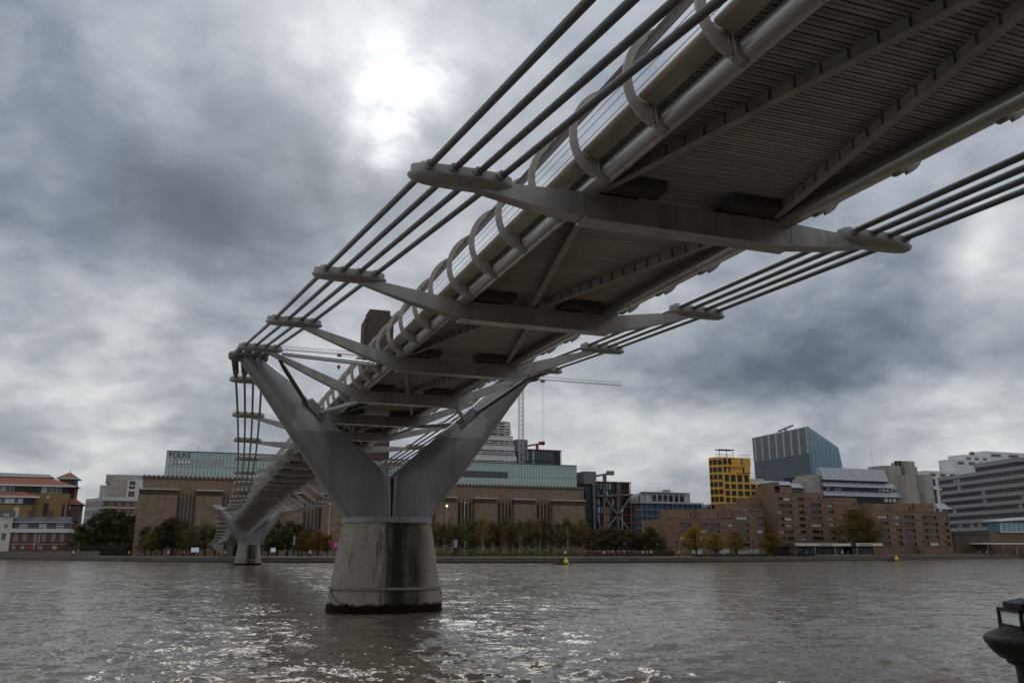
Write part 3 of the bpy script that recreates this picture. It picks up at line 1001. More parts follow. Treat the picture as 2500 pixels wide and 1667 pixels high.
for ua, ub in blocks:
    xa, xb = at(ua, 1240, YT - 3).x, at(ub, 1240, YT - 3).x
    ztop = 22.9 + 1.0 * (1 - (xa - tl) / (tr - tl))
    MB().box(xa, xb, YT - 3, YT - .003, GZ, ztop - 2.2).build('brick_bay', M['tate'], gal)
    b = MB().box(xa + .15, xb - .15, YT - 2.8, YT - .003, ztop - 2.198, ztop - .5)
    n = int((xb - xa) / .8)
    for i in range(n):
        xx = xa + (xb - xa) * (i + .5) / n
        b.box(xx - .2, xx + .2, YT - 3.0, YT - 2.802, ztop - 2.19, ztop - .5)
    b.build('corbel_band', M['tate_dark'], gal)
    MB().box(xa - .25, xb + .25, YT - 3.3, YT - .003, ztop - .498, ztop).build('coping', M['stone'], gal)
# glass box
YG = 328.0
gl, gr = at(405, 1130, YG).x, at(1408, 1165, YG).x
gz0, gz1 = zt_ + .01, 38.1
gm = gz0 + (gz1 - gz0) * .43
MB().box(gl + .1, gr - .1, YG + .12, YG + 20, gz0, gz1 - .1).build('box_core', M['lgrey'], gal)
MB().box(gl - .1, gr + .1, YG - .12, YG + 20.2, gz1 - .098, gz1 + .18).build('box_roof', M['mullion'], gal)
npan = 124
pw = (gr - gl) / npan
for (za, zb__) in ((gz0, gm), (gm, gz1 - .1)):
    pm = MB().box(.07, pw - .07, 0, .08, .06, zb__ - za - .06).mesh('glass_panel')
    pm.materials.append(M['green_glass'])
    for i in range(npan):
        xx = gl + pw * i
        uu = 1250 + FPX * 0
        inst('glass_panel', pm, gal, Vector((xx, YG, za)) - wpos(gal))
b = MB()
for i in range(npan + 1):
    b.box(gl + pw * i - .07, gl + pw * i + .07, YG + .02, YG + .118, gz0, gz1 - .1)
b.box(gl, gr, YG + .015, YG + .117, gm - .06, gm + .06)
b.build('mullion_frame', M['mullion'], gal)
# terrace openings
for (u0, u1, v0, v1, mm, nn) in ((421, 545, 1118, 1132, 'grey_clad', 0), (424, 467, 1121, 1131.5, 'bright_pane', 5), (1128, 1240, 1148, 1164, 'slate', 0)):
    p0, p1 = at(u0, v1, YG - .1), at(u1, v0, YG - .1)
    z0_, z1_ = at(u0, v1, YG - .1).z, at(u0, v0, YG - .1).z
    if nn == 0:
        MB().box(p0.x, p1.x, YG - .06, YG - .012, z0_, z1_).build('terrace_opening', M[mm], gal)
    else:
        ww = (p1.x - p0.x) / nn
        put_windows(gal, (p0.x, YG - .2, 0), 0, [(i * ww + .08, (i + 1) * ww - .08, z0_, z1_) for i in range(nn)], 0, 1, 1, .1, 'mullion', mm)
tp = at(411, 1115.5, YG - .1)
text_mesh('lettering', 'POLKE', 2.55, M['black_clad'], gal, (tp.x, YG - .08, tp.z), .03)
# chimney
YC = 316.0
cl, cr = at(889, 860, YC).x, at(960, 860, YC).x
cz1 = 95.4
b = MB()
cw = (cr - cl)
b.box(cl + .9, cr - .9, YC, YC + cw, GZ, cz1 - 2.2)
b.box(cl, cl + .898, YC + 1.0, YC + cw - 1, GZ, cz1 - 4)
b.box(cr - .898, cr, YC + 1.0, YC + cw - 1, GZ, cz1 - 4)
ch = b.build('chimney', M['chim'], gal)
b = MB()
b.box(cl + 1.6, cr - 1.6, YC + .5, YC + cw - .5, cz1 - 2.198, cz1)
for k in range(3):
    xx = cl + cw * (.28 + .22 * k)
    b.box(xx - .25, xx + .25, YC - .12, YC - .002, 40, cz1 - 5)
b.build('chimney_crown', M['tate_dark'], gal)
# roof masts
for u in (486, 583, 690):
    p = at(u, 1085 if u < 500 else 1095, YG + 5)
    MB().tube([(p.x, YG + 5, gz1), (p.x, YG + 5, gz1 + 2.8)], .06, 5).build('aerial', M['mullion'], gal)

# ------------------------------------------------------------------ concrete tower under construction
YE = 420.0
ext = thing('concrete_tower', 'pale stepped concrete tower frame under construction behind the gallery', 'building', (at(1215, 1135, YE).x, YE, GZ))
fl = [(1133, 0), (1129, 0), (1124, 1), (1112.5, 0), (1108, 0), (1103.5, 0), (1098, 1), (1085, 0), (1080, 0), (1074, 1), (1064, 0), (1056, 0), (1051, 0), (1044.5, 0), (1037.5, 0), (1030, 0)]
def xr_at(v):   # sloping right edge
    return 1244.5 + (1262.5 - 1244.5) * (v - 1027) / 106.0
def xl_at(v):
    return 1216 - (v - 1027) * .62
for k, (v, solid) in enumerate(fl):
    pr, pl_ = at(xr_at(v), v, YE), at(xl_at(v), v, YE)
    z = pr.z
    h = 2.4 if solid else .45
    MB().box(pl_.x, pr.x, YE, YE + 24, z - .45, z - .45 + h).build('floor_slab', M['pale_conc'], ext)
for u in (1150, 1175, 1198, 1218, 1234, 1245):
    for k in range(len(fl) - 1):
        va, vb = fl[k][0], fl[k + 1][0]
        if u < xl_at(vb) + 2 or u > xr_at(vb):
            continue
        pa, pb_ = at(u, va, YE), at(u, vb, YE)
        za = pa.z + (1.952 if fl[k][1] else .002)
        if pb_.z - .452 - za > .15:
            MB().box(pa.x - .5, pa.x + .5, YE + .8, YE + 2.0, za, pb_.z - .452).build('column', M['pale_conc'], ext)
zr = at(1225, 1031, YE).z
MB().box(at(1160, 1130, YE).x, at(1256, 1130, YE).x, YE + 8, YE + 16, GZ, at(1230, 1078, YE).z).build('core', M['slate'], ext)
MB().box(at(1217, 1033, YE).x, at(1243, 1033, YE).x, YE + 4, YE + 12, zr, zr + 1.4).build('roof_deck', M['wood'], ext)

# ------------------------------------------------------------------ tower cranes
M['crane'] = mat('crane_steel', (.52, .50, .44), .5, .1)
M['hook'] = mat('crane_red', (.35, .03, .03), .5)
def truss(b, p, q, s_, n, r=.09):
    p, q = Vector(p), Vector(q)
    t = (q - p).normalized()
    if abs(t.z) > .8:
        a, c = Vector((1, 0, 0)), Vector((0, 1, 0))
        cor = [a * s_ / 2 + c * s_ / 2, a * s_ / 2 - c * s_ / 2, -a * s_ / 2 - c * s_ / 2, -a * s_ / 2 + c * s_ / 2]
    else:
        a, c = t.cross(Vector((0, 0, 1))).normalized(), Vector((0, 0, 1))
        cor = [a * s_ / 2, -a * s_ / 2, c * s_ * 1.1]
    m_ = len(cor)
    for k in range(m_):
        b.bar(p + cor[k], q + cor[k], r * 1.6, r * 1.6, up=(0, 1, 0) if abs(t.z) > .8 else (0, 0, 1))
    for i in range(n):
        for k in range(m_):
            A = p + (q - p) * (i / n) + cor[k]
            B = p + (q - p) * ((i + 1) / n) + cor[(k + 1) % m_]
            b.bar(A, B, r, r, up=(.3, 1, .2))
def crane(label, Yc, um, vtop, ul, ur, vj, uhook=None, vhook=None, jib_up=0):
    pm_ = at(um, vtop, Yc)
    o = thing('tower_crane', label, 'crane', (pm_.x, Yc, GZ), 'tower cranes behind the gallery')
    zj = at(ur, vj, Yc).z
    b = MB()
    truss(b, (pm_.x, Yc, GZ), (pm_.x, Yc, zj - .5), 2.2, 38, .17)
    b.build('mast', M['crane'], o)
    b = MB()
    xl, xr = at(ul, vj, Yc).x, at(ur, vj, Yc).x
    truss(b, (xl, Yc, zj), (xr, Yc, zj), 1.7, int(abs(xr - xl) / 2.6), .13)
    b.build('jib', M['crane'], o)
    MB().box(pm_.x - 1.4, pm_.x + 1.4, Yc - 1.4, Yc + 1.4, zj - 2.6, zj - .6).build('operator_cab', M['lgrey'], o)
    xk = xl if abs(xl - pm_.x) < abs(xr - pm_.x) else xr
    sgn = 1 if xk > pm_.x else -1
    MB().box(min(xk, xk - sgn * 5), max(xk, xk - sgn * 5), Yc - 1, Yc + 1, zj - 2.4, zj - .2).build('counterweight', M['concrete'], o)
    if uhook:
        ph = at(uhook, vj, Yc)
        MB().box(ph.x - 1.1, ph.x + 1.1, Yc - .8, Yc + .8, zj - 1.4, zj - .15).build('trolley', M['hook'], o)
        zh = at(uhook, vhook, Yc).z
        for dx in (-.5, .5):
            MB().tube([(ph.x + dx, Yc, zj - 1.2), (ph.x + dx, Yc, zh)], .05, 5).build('hoist_rope', M['mullion'], o)
        hk = MB()
        hk.lathe([(.1, 1.3), (.7, 1.1), (1.0, .4), (.9, -.2), (.4, -.5), (.15, -1.2)], 10, (ph.x, Yc, zh))
        hk.build('hook_block', M['hook'], o, smooth=True)
    return o
crane('pale lattice tower crane beside the concrete tower frame', 424.0, 1272, 960, 1168, 1517, 941, 1325, 1082)
crane('lattice crane jib showing between the pier leg and the handrail', 440.0, 905, 900, 640, 960, 874, 828, 897)

# ------------------------------------------------------------------ dark glass apartment pavilions
def pavilion(label, Yn, ucl, ucr, vct, uml, umr, vmt, vbot, bracing):
    o = thing('glass_apartment_block', label, 'building', (at((uml + umr) / 2, 1340, Yn).x, Yn, GZ), 'dark glass apartment pavilions')
    def Xv(u, v=1230):
        return at(u, v, Yn).x
    zc = at(ucl, vct, Yn).z
    zm = at(uml, vmt, Yn).z
    hk = (zc - at(ucl, vct + 30, Yn).z)
    xa, xb = Xv(ucl, vct + 20), Xv(ucr, vct + 20)
    MB().box(xa, xb, Yn - 2, Yn + 8, zc - hk, zc).build('lift_core_head', M['mid_grey'], o)
    MB().box(xa + .6, xb - .3, Yn - 1.5, Yn + 7, GZ, zc - hk - .003).build('lift_core', M['black_clad'], o)
    MB().tube([(xb - 1.6, Yn - 2.4, GZ), (xb - 1.6, Yn - 2.4, zc - hk)], .55, 8).build('flue', M['mid_grey'], o)
    x0, x1 = Xv(uml), Xv(umr)
    nf = 9
    fh = (zm - GZ) / nf
    MB().box(x0 + .2, x1 - 4, Yn + .5, Yn + 20, GZ, zm - .3).build('body', M['black_clad'], o)
    nb = 9
    bw = (x1 - x0 - 5) / nb
    opn = []
    for i in range(nb):
        for k in range(nf):
            opn.append((x0 + bw * i + .15, x0 + bw * (i + 1) - .15, GZ + fh * k + .3, GZ + fh * (k + 1) - .15))
    random.seed(5)
    plain = [q for q in opn]
    woody = [q for q in plain if 3 <= int((q[0] - x0) / bw) <= 4 and (q[2] - GZ) / fh < 6]
    glassy = [q for q in plain if q not in woody]
    put_windows(o, (0, Yn + .3, 0), 0, glassy, 0, 1, 1, .12, 'mullion', 'dark_glass_n')
    for q in woody:
        MB().box(q[0], q[1], Yn + .25, Yn + .45, q[2], q[3]).build('cedar_panel', M['wood'], o)
    # winter gardens at the right end with red floor edges
    for k in range(nf + 1):
        z = GZ + fh * k
        ex = 2.4 if k < nf - 2 else 0.0
        MB().box(x1 - 5, x1 + ex, Yn + .1, Yn + 9, z - .25, z).build('floor_edge', M['red_edge'] if k > 0 else M['black_clad'], o)
    for xx in (x1 - 5, x1 - .1):
        MB().box(xx - .12, xx + .12, Yn + .05, Yn + .3, GZ, zm - .253).build('balcony_post', M['mid_grey'], o)
    gm_ = MB().box(x1 - 4.8, x1 - .3, Yn + .6, Yn + .7, GZ, zm - .26)
    gm_.build('winter_garden', M['dark_glass2'], o)
    MB().box(x0 - .4, x1 + .3, Yn - .3, Yn + 20, zm - .25 + .253, zm + .35).build('roof_edge', M['red_edge'], o)
    if bracing:
        zA, zB, zC = at(1500, 1207, Yn).z, at(1505, 1257, Yn).z, at(1505, 1295, Yn).z
        b = MB()
        MB_ = lambda u, v: (at(u, v, Yn - 1.2).x, Yn - 1.2, at(u, v, Yn - 1.2).z)
        for p, q in (((1475, 1212), (1508, 1257)), ((1508, 1257), (1475, 1295)), ((1540, 1212), (1508, 1257)), ((1508, 1257), (1535, 1292)), ((1457, 1210), (1545, 1207)), ((1475, 1180), (1475, 1300)), ((1509, 1176), (1509, 1300)), ((1457, 1258), (1470, 1300))):
            b.bar(MB_(*p), MB_(*q), .7, .7, up=(0, 1, 0))
        b.build('cross_bracing', M['mid_grey'], o)
    # roof cradle crane
    xr = x0 + (x1 - x0) * .3
    b = MB()
    b.bar((xr - 4, Yn + 5, zm + 2.6), (xr + 6, Yn + 5, zm + 4.6), 1.0, .9)
    b.bar((xr + 2.2, Yn + 5, zm + .36), (xr + 2.2, Yn + 5, zm + 3.6), 1.3, 1.3, up=(0, 1, 0))
    b.box(xr + 3.4, xr + 6.6, Yn + 4.2, Yn + 5.8, zm + 3.6, zm + 5.4)
    b.build('roof_crane', M['red_edge'] if not bracing else M['mid_grey'], o)
    return o
M['dark_glass_n'] = glass_mat('apartment_glass', (.035, .05, .055), .22, (.45, .55, .55), rough=.06)
pavilion('dark glass flats with red floor edges rising behind the gallery roof', 430.0, 1257, 1285, 1073, 1285, 1372, 1097, 1140, False)
pavilion('dark glass flats with steel cross bracing right of the gallery', 330.0, 1421, 1451, 1151, 1452, 1541, 1176, 1290, True)

# ------------------------------------------------------------------ block wrapped in blue sheeting
YS = 335.0
sc = thing('scaffolded_building', 'office block wrapped in blue scaffold sheeting under a curved roof penthouse', 'building', (at(1640, 1340, YS).x, YS, GZ))
x0, x1 = at(1566, 1260, YS).x, at(1716, 1260, YS).x
z1 = at(1640, 1229, YS).z
MB().box(x0 + 1, x1 - 1, YS + 1.5, YS + 22, GZ, z1).build('body', M['slate'], sc)
nb = 12
for i in range(nb):
    xa = x0 + (x1 - x0) * i / nb
    for k in range(4):
        za = GZ + (z1 - GZ) * k / 4
        MB().box(xa + .06, x0 + (x1 - x0) * (i + 1) / nb - .06, YS + .3 + .12 * ((i * 7 + k * 3) % 3), YS + .42 + .12 * ((i * 7 + k * 3) % 3), za + .15, GZ + (z1 - GZ) * (k + 1) / 4 - .1).build('sheet', M['blue_sheet'], sc)
b = MB()
for i in range(0, nb + 1):
    xa = x0 + (x1 - x0) * i / nb
    b.tube([(xa, YS - .3, GZ), (xa, YS - .3, z1 + 1.2)], .1, 5)
for k in range(9):
    za = GZ + (z1 - GZ) * k / 8
    b.tube([(x0 - 3, YS - .3, za), (x1 + .8, YS - .3, za)], .1, 5)
for k in range(5):
    b.tube([(x0 - 3 + k * .9, YS - .3, GZ), (x0 - 3 + k * .9, YS - .3, z1 - 1)], .08, 5)
b.build('scaffold_frame', M['grey_clad'], sc)
MB().box(x0 - .6, x1 + .5, YS - .2, YS + 22, z1 + .002, z1 + .55).build('top_sheet_edge', M['lgrey'], sc)
px0, px1 = at(1570, 1215, YS).x, at(1693, 1215, YS).x
pz1 = at(1640, 1204, YS).z
facade(sc, (px0, YS + 3, 0), 0, 0, px1 - px0, z1 + .56, pz1, [(i * (px1 - px0) / 9 + .5, (i + 1) * (px1 - px0) / 9 - .3, z1 + 1.0, pz1 - .5) for i in range(9)], M['grey_clad'], .4, 14, nx=2, nz=2)
b = MB()
arc = [(px0 - 1.6 + 2.6 * (1 - cos(a)) , z1 + .6 + (pz1 - z1 + .1) * sin(a)) for a in [pi / 2 * k / 6 for k in range(7)]]
prof = arc + [(px1 + .4, pz1 + .7), (px1 + .4, pz1 + .3)] + [(x_ + .35, z_ - .3) for x_, z_ in reversed(arc)]
b.prism(prof, YS + 2.6, YS + 17)
b.build('curved_roof', M['lgrey'], sc, fix=True)
p = at(1630, 1203, YS)
MB().hexa([(p.x, YS + 6, pz1 + .7), (p.x + 5, YS + 6, pz1 + .7), (p.x + 5, YS + 12, pz1 + .7), (p.x, YS + 12, pz1 + .7), (p.x + 1.4, YS + 6, pz1 + 2.1), (p.x + 5, YS + 6, pz1 + 2.1), (p.x + 5, YS + 12, pz1 + 2.1), (p.x + 1.4, YS + 12, pz1 + 2.1)]).build('plant_room', M['grey_clad'], sc)
# hoarding board
p0, p1 = at(1616, 1272, YS - .5), at(1634, 1259, YS - .5)
MB().box(p0.x, p1.x, YS - .62, YS - .5, p0.z, p1.z).build('site_board', M['white'], sc)

# barrel-roofed block between
YR = 330.0
br = thing('barrel_roof_building', 'low dark grey curved roof with skylights beside the yellow tower', 'building', (at(1740, 1340, YR).x, YR, GZ))
x0, x1 = at(1720, 1240, YR).x, at(1770, 1240, YR).x
z0, z1 = at(1735, 1245, YR).z, at(1760, 1227, YR).z
b = MB()
b.prism([(x0 + (x1 - x0) * (1 - cos(a)), z0 + (z1 - z0) * sin(a)) for a in [pi / 2 * k / 8 for k in range(9)]] + [(x1, GZ), (x0, GZ)], YR, YR + 20)
b.build('roof_shell', M['slate'], br, fix=True)
for k in range(2):
    p = at(1744 + 5 * k, 1238, YR - .1)
    MB().hexa([(p.x, YR - .12, p.z), (p.x + .5, YR - .12, p.z), (p.x + .5, YR - .02, p.z), (p.x, YR - .02, p.z), (p.x + .6, YR - .12, p.z + 1), (p.x + 1.1, YR - .12, p.z + 1), (p.x + 1.1, YR - .02, p.z + 1), (p.x + .6, YR - .02, p.z + 1)]).build('skylight', M['bright_pane'], br)

near = thing('near_bank_shade_row', 'unseen brick office row added on the near bank to shade the bridge', 'building', (-10, -30, 1.05))  # out of view, put in to cut low north light on the beams
opn = [(x_, x_ + 2.0, z_, z_ + 2.2) for x_ in range(3, 148, 5) for z_ in (3.0, 6.6, 10.2, 13.8)]
facade(near, (72, -26, 0), pi, 0, 150, 1.05, 17.5, opn, M['near_wall'], .5, 12, nx=2, nz=2, bar=.08, mf='near_frame', mp='near_glass')
# ------------------------------------------------------------------ brown brick riverside flats
YA = 235.0
flats = thing('apartment_block', 'stepped brown brick riverside flats with rooftop boxes and balcony windows', 'building', (at(1980, 1345, YA).x, YA, GZ))
FH = 16.3     # storey height in photograph pixels at the block
def ax(u, v=1300, Y=YA):
    return at(u, v, Y).x
# (u0, u1, v of parapet, setback, window columns, rows, corner strips)
WINGS = [
    (1629, 1796, 1266, 0.0, [(1660, 1688), (1710, 1728), (1730, 1758), (1778, 1794)], 5),
    (1796, 1867, 1250, 3.0, [(1801, 1829), (1850, 1866)], 6),
    (1867, 1902, 1235, 8.0, [(1869, 1882)], 6),
    (1902, 1971, 1204, 1.0, [(1905, 1918), (1919, 1938), (1955, 1969)], 8),
    (1971, 2042, 1219, 5.0, [(1984, 2010), (2028, 2041)], 7),
    (2042, 2134, 1235, 9.0, [(2072, 2098), (2115, 2127)], 6),
    (2134, 2322, 1248, 2.0, [(2147, 2173), (2189, 2203), (2211, 2236), (2254, 2267), (2268, 2292), (2308, 2318)], 5),
]
for (u0, u1, vt, sb, cols, nr) in WINGS:
    Y = YA + sb
    x0, x1 = ax(u0, 1300, Y), ax(u1, 1300, Y)
    um = (u0 + u1) / 2
    ztop = at(um, vt, Y).z
    fh = at(um, 1300, Y).z - at(um, 1300 + FH, Y).z
    op = []
    for (a, c) in cols:
        xa, xc = ax(a, 1300, Y) - x0, ax(c, 1300, Y) - x0
        for k in range(nr):
            zt2 = ztop - fh * (k + .62)
            if zt2 - fh * .5 > GZ + 1.5:
                op.append((xa, xc, zt2 - fh * .52, zt2))
    facade(flats, (x0, Y, 0), 0, 0, x1 - x0, GZ, ztop, op, M['apt'], .7, 16 - sb, nx=3, nz=1, bar=.10, mf='mullion', mp='dark_glass', inset=.45)
    MB().box(x0 - .1, x1 + .1, Y - .15, Y + .75, ztop + .002, ztop + .22).build('parapet', M['coping'], flats)
    # storey joint bands
    k = 0
    while ztop - fh * (k + 1.25) > GZ + 1:
        z = ztop - fh * (k + 1.3)
        MB().box(x0 + .02, x1 - .02, Y - .05, Y - .004, z, z + .14).build('storey_band', M['tate_dark'], flats)
        k += 1
    # roof rail
    b = MB()
    n = max(2, int((x1 - x0) / 2.5))
    for i in range(n + 1):
        xx = x0 + .3 + (x1 - x0 - .6) * i / n
        b.box(xx - .03, xx + .03, Y + .3, Y + .36, ztop + .222, ztop + 1.1)
    b.box(x0 + .3, x1 - .3, Y + .31, Y + .35, ztop + 1.04, ztop + 1.1)
    b.build('roof_rail', M['grey_clad'], flats)
for (u0, u1, vt, vb, sb) in [(1641, 1691, 1242, 1266, 3), (1706, 1758, 1242, 1266, 3), (1777, 1828, 1228, 1252, 4), (1829, 1880, 1214, 1236, 9.5), (1877, 1933, 1186, 1210, 6), (1890, 1902, 1176, 1190, 6),
                           (1966, 2004, 1201, 1222, 7), (2037, 2091, 1214, 1238, 10.5), (2131, 2164, 1228, 1250, 4), (2176, 2225, 1228, 1250, 4), (2230, 2278, 1228, 1250, 4)]:
    Y = YA + sb
    x0, x1 = ax(u0, vt, Y), ax(u1, vt, Y)
    zt2, zb2 = at(u0, vt, Y).z, at(u0, vb, Y).z - 1.5
    op = [((x1 - x0) * .82, (x1 - x0) * .92, zb2 + 1.4, zb2 + 3.4)] if u1 - u0 > 30 else []
    facade(flats, (x0, Y, 0), 0, 0, x1 - x0, zb2, zt2, op, M['apt'], .5, 8, name='roof_box', nx=1, inset=.3)
# ground floor: dark shopfronts with pale awnings behind the trees
for u in (1702, 1769, 1816, 1842):
    p = at(u, 1352, YA - 2)
    MB().box(p.x - 1.8, p.x + 1.8, YA - 2.0, YA - 1.9, p.z, p.z + 1.5).build('shop_screen', M['teal'] if 'teal' in M else M['green_glass'], flats)

# ------------------------------------------------------------------ yellow tower
YY = 278.0
yt = thing('yellow_apartment_tower', 'bright yellow rounded apartment tower stepping down to the right', 'building', (at(1800, 1345, YY).x, YY, GZ))
yx = lambda u, v=1180: at(u, v, YY).x
yz = lambda v, u=1800: at(u, v, YY).z
tiers = [  # u0, u1, v bottom, v top, window columns
    (1766, 1836, 1137, 1117, [(1769, 1777), (1781, 1789), (1811, 1817)], 1, 6),
    (1766, 1834, 1156, 1137, [(1769, 1775), (1779, 1786), (1815, 1820)], 1, 5),
    (1766, 1832, 1179, 1156, [(1770, 1781), (1785, 1797), (1801, 1813), (1818, 1829)], 1, 3),
    (1766, 1864, 1212, 1179, [(1770, 1781), (1785, 1797), (1801, 1813), (1817, 1830), (1833, 1845), (1849, 1860)], 2, 1),
    (1766, 1868, 1228, 1212, [(1770, 1781), (1785, 1797), (1801, 1813), (1817, 1830), (1833, 1845), (1849, 1860)], 1, .5),
    (1766, 1868, 1262, 1228, [(1770, 1781), (1785, 1797), (1801, 1813), (1817, 1830)], 2, 0),
]
for (u0, u1, vb, vt, cols, nr, sb) in tiers:
    x0 = yx(u0)
    w_ = yx(u1) - x0
    z0, z1 = yz(vb), yz(vt)
    p = (z1 - z0) / nr
    op = [(yx(a) - x0, yx(c) - x0, z0 + p * k + p * .11, z0 + p * k + p * .87) for a, c in cols for k in range(nr)]
    facade(yt, (x0, YY, 0), 0, 0, w_, z0, z1, op, M['yellow'], .5, 4.2, nx=2, nz=1, inset=.3, mf='mullion', mp='dark_glass2')
# rounded left end: narrow facets turning away
pts = [(0, 0)]
ang = 0
for k in range(3):
    ang += radians(26)
    L_ = 1.9
    pts.append((pts[-1][0] - L_ * cos(ang), pts[-1][1] + L_ * sin(ang)))
ztop, zbot = yz(1117), GZ
for k in range(3):
    a, c = pts[k + 1], pts[k]
    an = atan2(c[1] - a[1], c[0] - a[0])
    ln = sqrt((c[0] - a[0]) ** 2 + (c[1] - a[1]) ** 2)
    fh = (yz(1156) - yz(1228)) / 4.0
    op = [(.14, ln - .14, yz(1156) - fh * (q + .84) + 2 * fh, yz(1156) - fh * (q + .16) + 2 * fh) for q in range(9)]
    facade(yt, (yx(1766) + a[0], YY + a[1], 0), an, 0, ln, zbot, ztop, op, M['yellow'], .4, 2.0, nx=1, nz=1, inset=.2, mf='mullion', mp='dark_glass2')
for (u0, u1, v) in ((1752, 1790, 1117), (1806, 1834, 1116), (1762, 1787, 1134), (1772, 1812, 1147), (1800, 1830, 1160), (1833, 1862, 1177)):
    b = MB()
    xa, xb = yx(u0), yx(u1)
    z = yz(v)
    n = int((xb - xa) / .8)
    for i in range(n + 1):
        b.box(xa + (xb - xa) * i / n - .04, xa + (xb - xa) * i / n + .04, YY - .12, YY - .04, z, z + 1.0)
    b.box(xa, xb, YY - .14, YY - .02, z + 1.0, z + 1.12)
    b.build('balcony_rail', M['black_clad'], yt)
b = MB()
xa, xb, z = yx(1769), yx(1802), yz(1117)
for xx in (xa, (xa + xb) / 2, xb):
    b.box(xx - .08, xx + .08, YY + 2, YY + 2.2, z, z + 3.1)
b.box(xa - .4, xb + .4, YY + 1.5, YY + 5, z + 3.1, z + 3.3)
b.build('roof_pergola', M['black_clad'], yt)
MB().box(yx(1836), yx(1876), YY + 3, YY + 14, yz(1200), yz(1165)).build('white_terrace', M['white'], yt)
MB().box(yx(1866), yx(1890), YY + 4, YY + 14, yz(1200), yz(1180)).build('white_terrace', M['white'], yt)

# ------------------------------------------------------------------ blue glass office with fins
gb = thing('glass_office_tower', 'blue glass office block with vertical fins and sloping right edge', 'building', (266, 330, GZ))
cx0 = at(1974, 1041, 330).x - .02
zc = at(1974, 1041, 330).z
MB().hexa([(cx0 + .3, 330.3, GZ), (cx0 + 26, 330.3, GZ), (cx0 + 26, 374.5, GZ), (cx0 + .3, 374.5, GZ), (cx0 + .3, 330.3, zc), (cx0 + .4, 330.4, zc), (cx0 + .4, 374.5, zc), (cx0 + .3, 374.5, zc)])
pr = [(at(1974, 1041, 330).x, zc), (at(2048, 1092, 330).x, at(2048, 1092, 330).z), (at(2061, 1153, 330).x, at(2061, 1153, 330).z), (at(2064, 1175, 330).x, GZ), (cx0, GZ)]
b = MB()
b.prism(pr, 330.3, 375)
b.build('body', M['blue_glass'], gb, fix=True)
nrow = 14
for k in range(nrow):
    z0 = 30 + (zc - 30) * k / nrow
    z1 = 30 + (zc - 30) * (k + 1) / nrow
    def xr(z):
        q = [(pr[3][0], GZ), (pr[2][0], pr[2][1]), (pr[1][0], pr[1][1]), (pr[0][0], pr[0][1])]
        for (xa, za), (xb, zb3) in zip(q, q[1:]):
            if za <= z <= zb3:
                return xa + (xb - xa) * (z - za) / max(zb3 - za, .01)
        return q[-1][0]
    x = cx0 + .2
    while x < xr(z1) - .6:
        xe = min(x + 2.2, xr(z1) - .1)
        MB().box(x + .08, xe - .08, 330.05, 330.28, z0 + .12, z1 - .12).build('glass_panel', M['blue_glass'], gb)
        x += 2.2
# fins on the left (east) face, white at the top
zband = at(1974, 1106, 330).z
n = 46
for i in range(n):
    y_ = 330.4 + 44.3 * i / (n - 1)
    wide = i % 6 == 1
    MB().box(cx0 - .55, cx0 - .003, y_ - (.55 if wide else .16), y_ + (.55 if wide else .16), zband if True else 0, zc + .1).build('fin', M['lgrey'] if wide else M['grey_clad'], gb)
    MB().box(cx0 - .45, cx0 - .003, y_ - .06, y_ + .06, GZ, zband - .003).build('fin', M['grey_clad'], gb)
b = MB()
b.bar((cx0 + 2, 356, zc + 1.2), (cx0 + 2, 344, zc + 2.6), .9, .8)
b.bar((cx0 + 2, 350, zc - 6), (cx0 + 2, 350, zc + 1.8), .9, .9, up=(0, 1, 0))
b.build('roof_crane', M['grey_clad'], gb)

# ------------------------------------------------------------------ lead-clad office with concrete towers
YL = 288.0
lc = thing('lead_clad_office', 'low office of grey metal tiers and bare concrete stair towers behind the flats', 'building', (at(2130, 1345, YL).x, YL, GZ))
def lx(u, v=1190, Y=YL):
    return at(u, v, Y).x
def lz(v, u=2130, Y=YL):
    return at(u, v, Y).z
x0, x1 = lx(2012), lx(2172)
MB().box(x0, x1 + 30, YL + 4, YL + 26, GZ, lz(1160)).build('body', M['black_clad'], lc)
for (vt, vb, ur, slope) in ((1144, 1174, 2172, 2.2), (1179, 1190, 2186, 1.2), (1200, 1212, 2202, 1.4), (1236, 1250, 2205, 1.2)):
    xe = lx(ur)
    z0, z1 = lz(vb), lz(vt)
    n = 16
    for i in range(n):
        xa = x0 + (xe - x0) * i / n + .04
        xb = x0 + (xe - x0) * (i + 1) / n - .04
        MB().hexa([(xa, YL, z0), (xb, YL, z0), (xb, YL + 4, z0), (xa, YL + 4, z0), (xa, YL + slope, z1), (xb, YL + slope, z1), (xb, YL + 4, z1), (xa, YL + 4, z1)]).build('lead_panel', M['lead'], lc)
for (vt, vb, ur) in ((1175, 1179, 2172), (1190.5, 1199.5, 2186), (1212.5, 1226, 2202)):
    xe = lx(ur)
    z0, z1 = lz(vb), lz(vt)
    n = 18
    put_windows(lc, (0, YL + 1.4, 0), 0, [(x0 + (xe - x0) * i / n + .1, x0 + (xe - x0) * (i + 1) / n - .1, z0, z1) for i in range(n - (0 if vt < 1180 else 4))], 0, 1, 1, .15, 'mullion', 'dark_glass2')
    if vt > 1180:
        put_windows(lc, (0, YL + 1.4, 0), 0, [(x0 + (xe - x0) * i / n + .1, x0 + (xe - x0) * (i + 1) / n - .1, z0 + .3, z1 - .2) for i in range(n - 4, n - 1)], 0, 1, 1, .15, 'mullion', 'bright_pane')
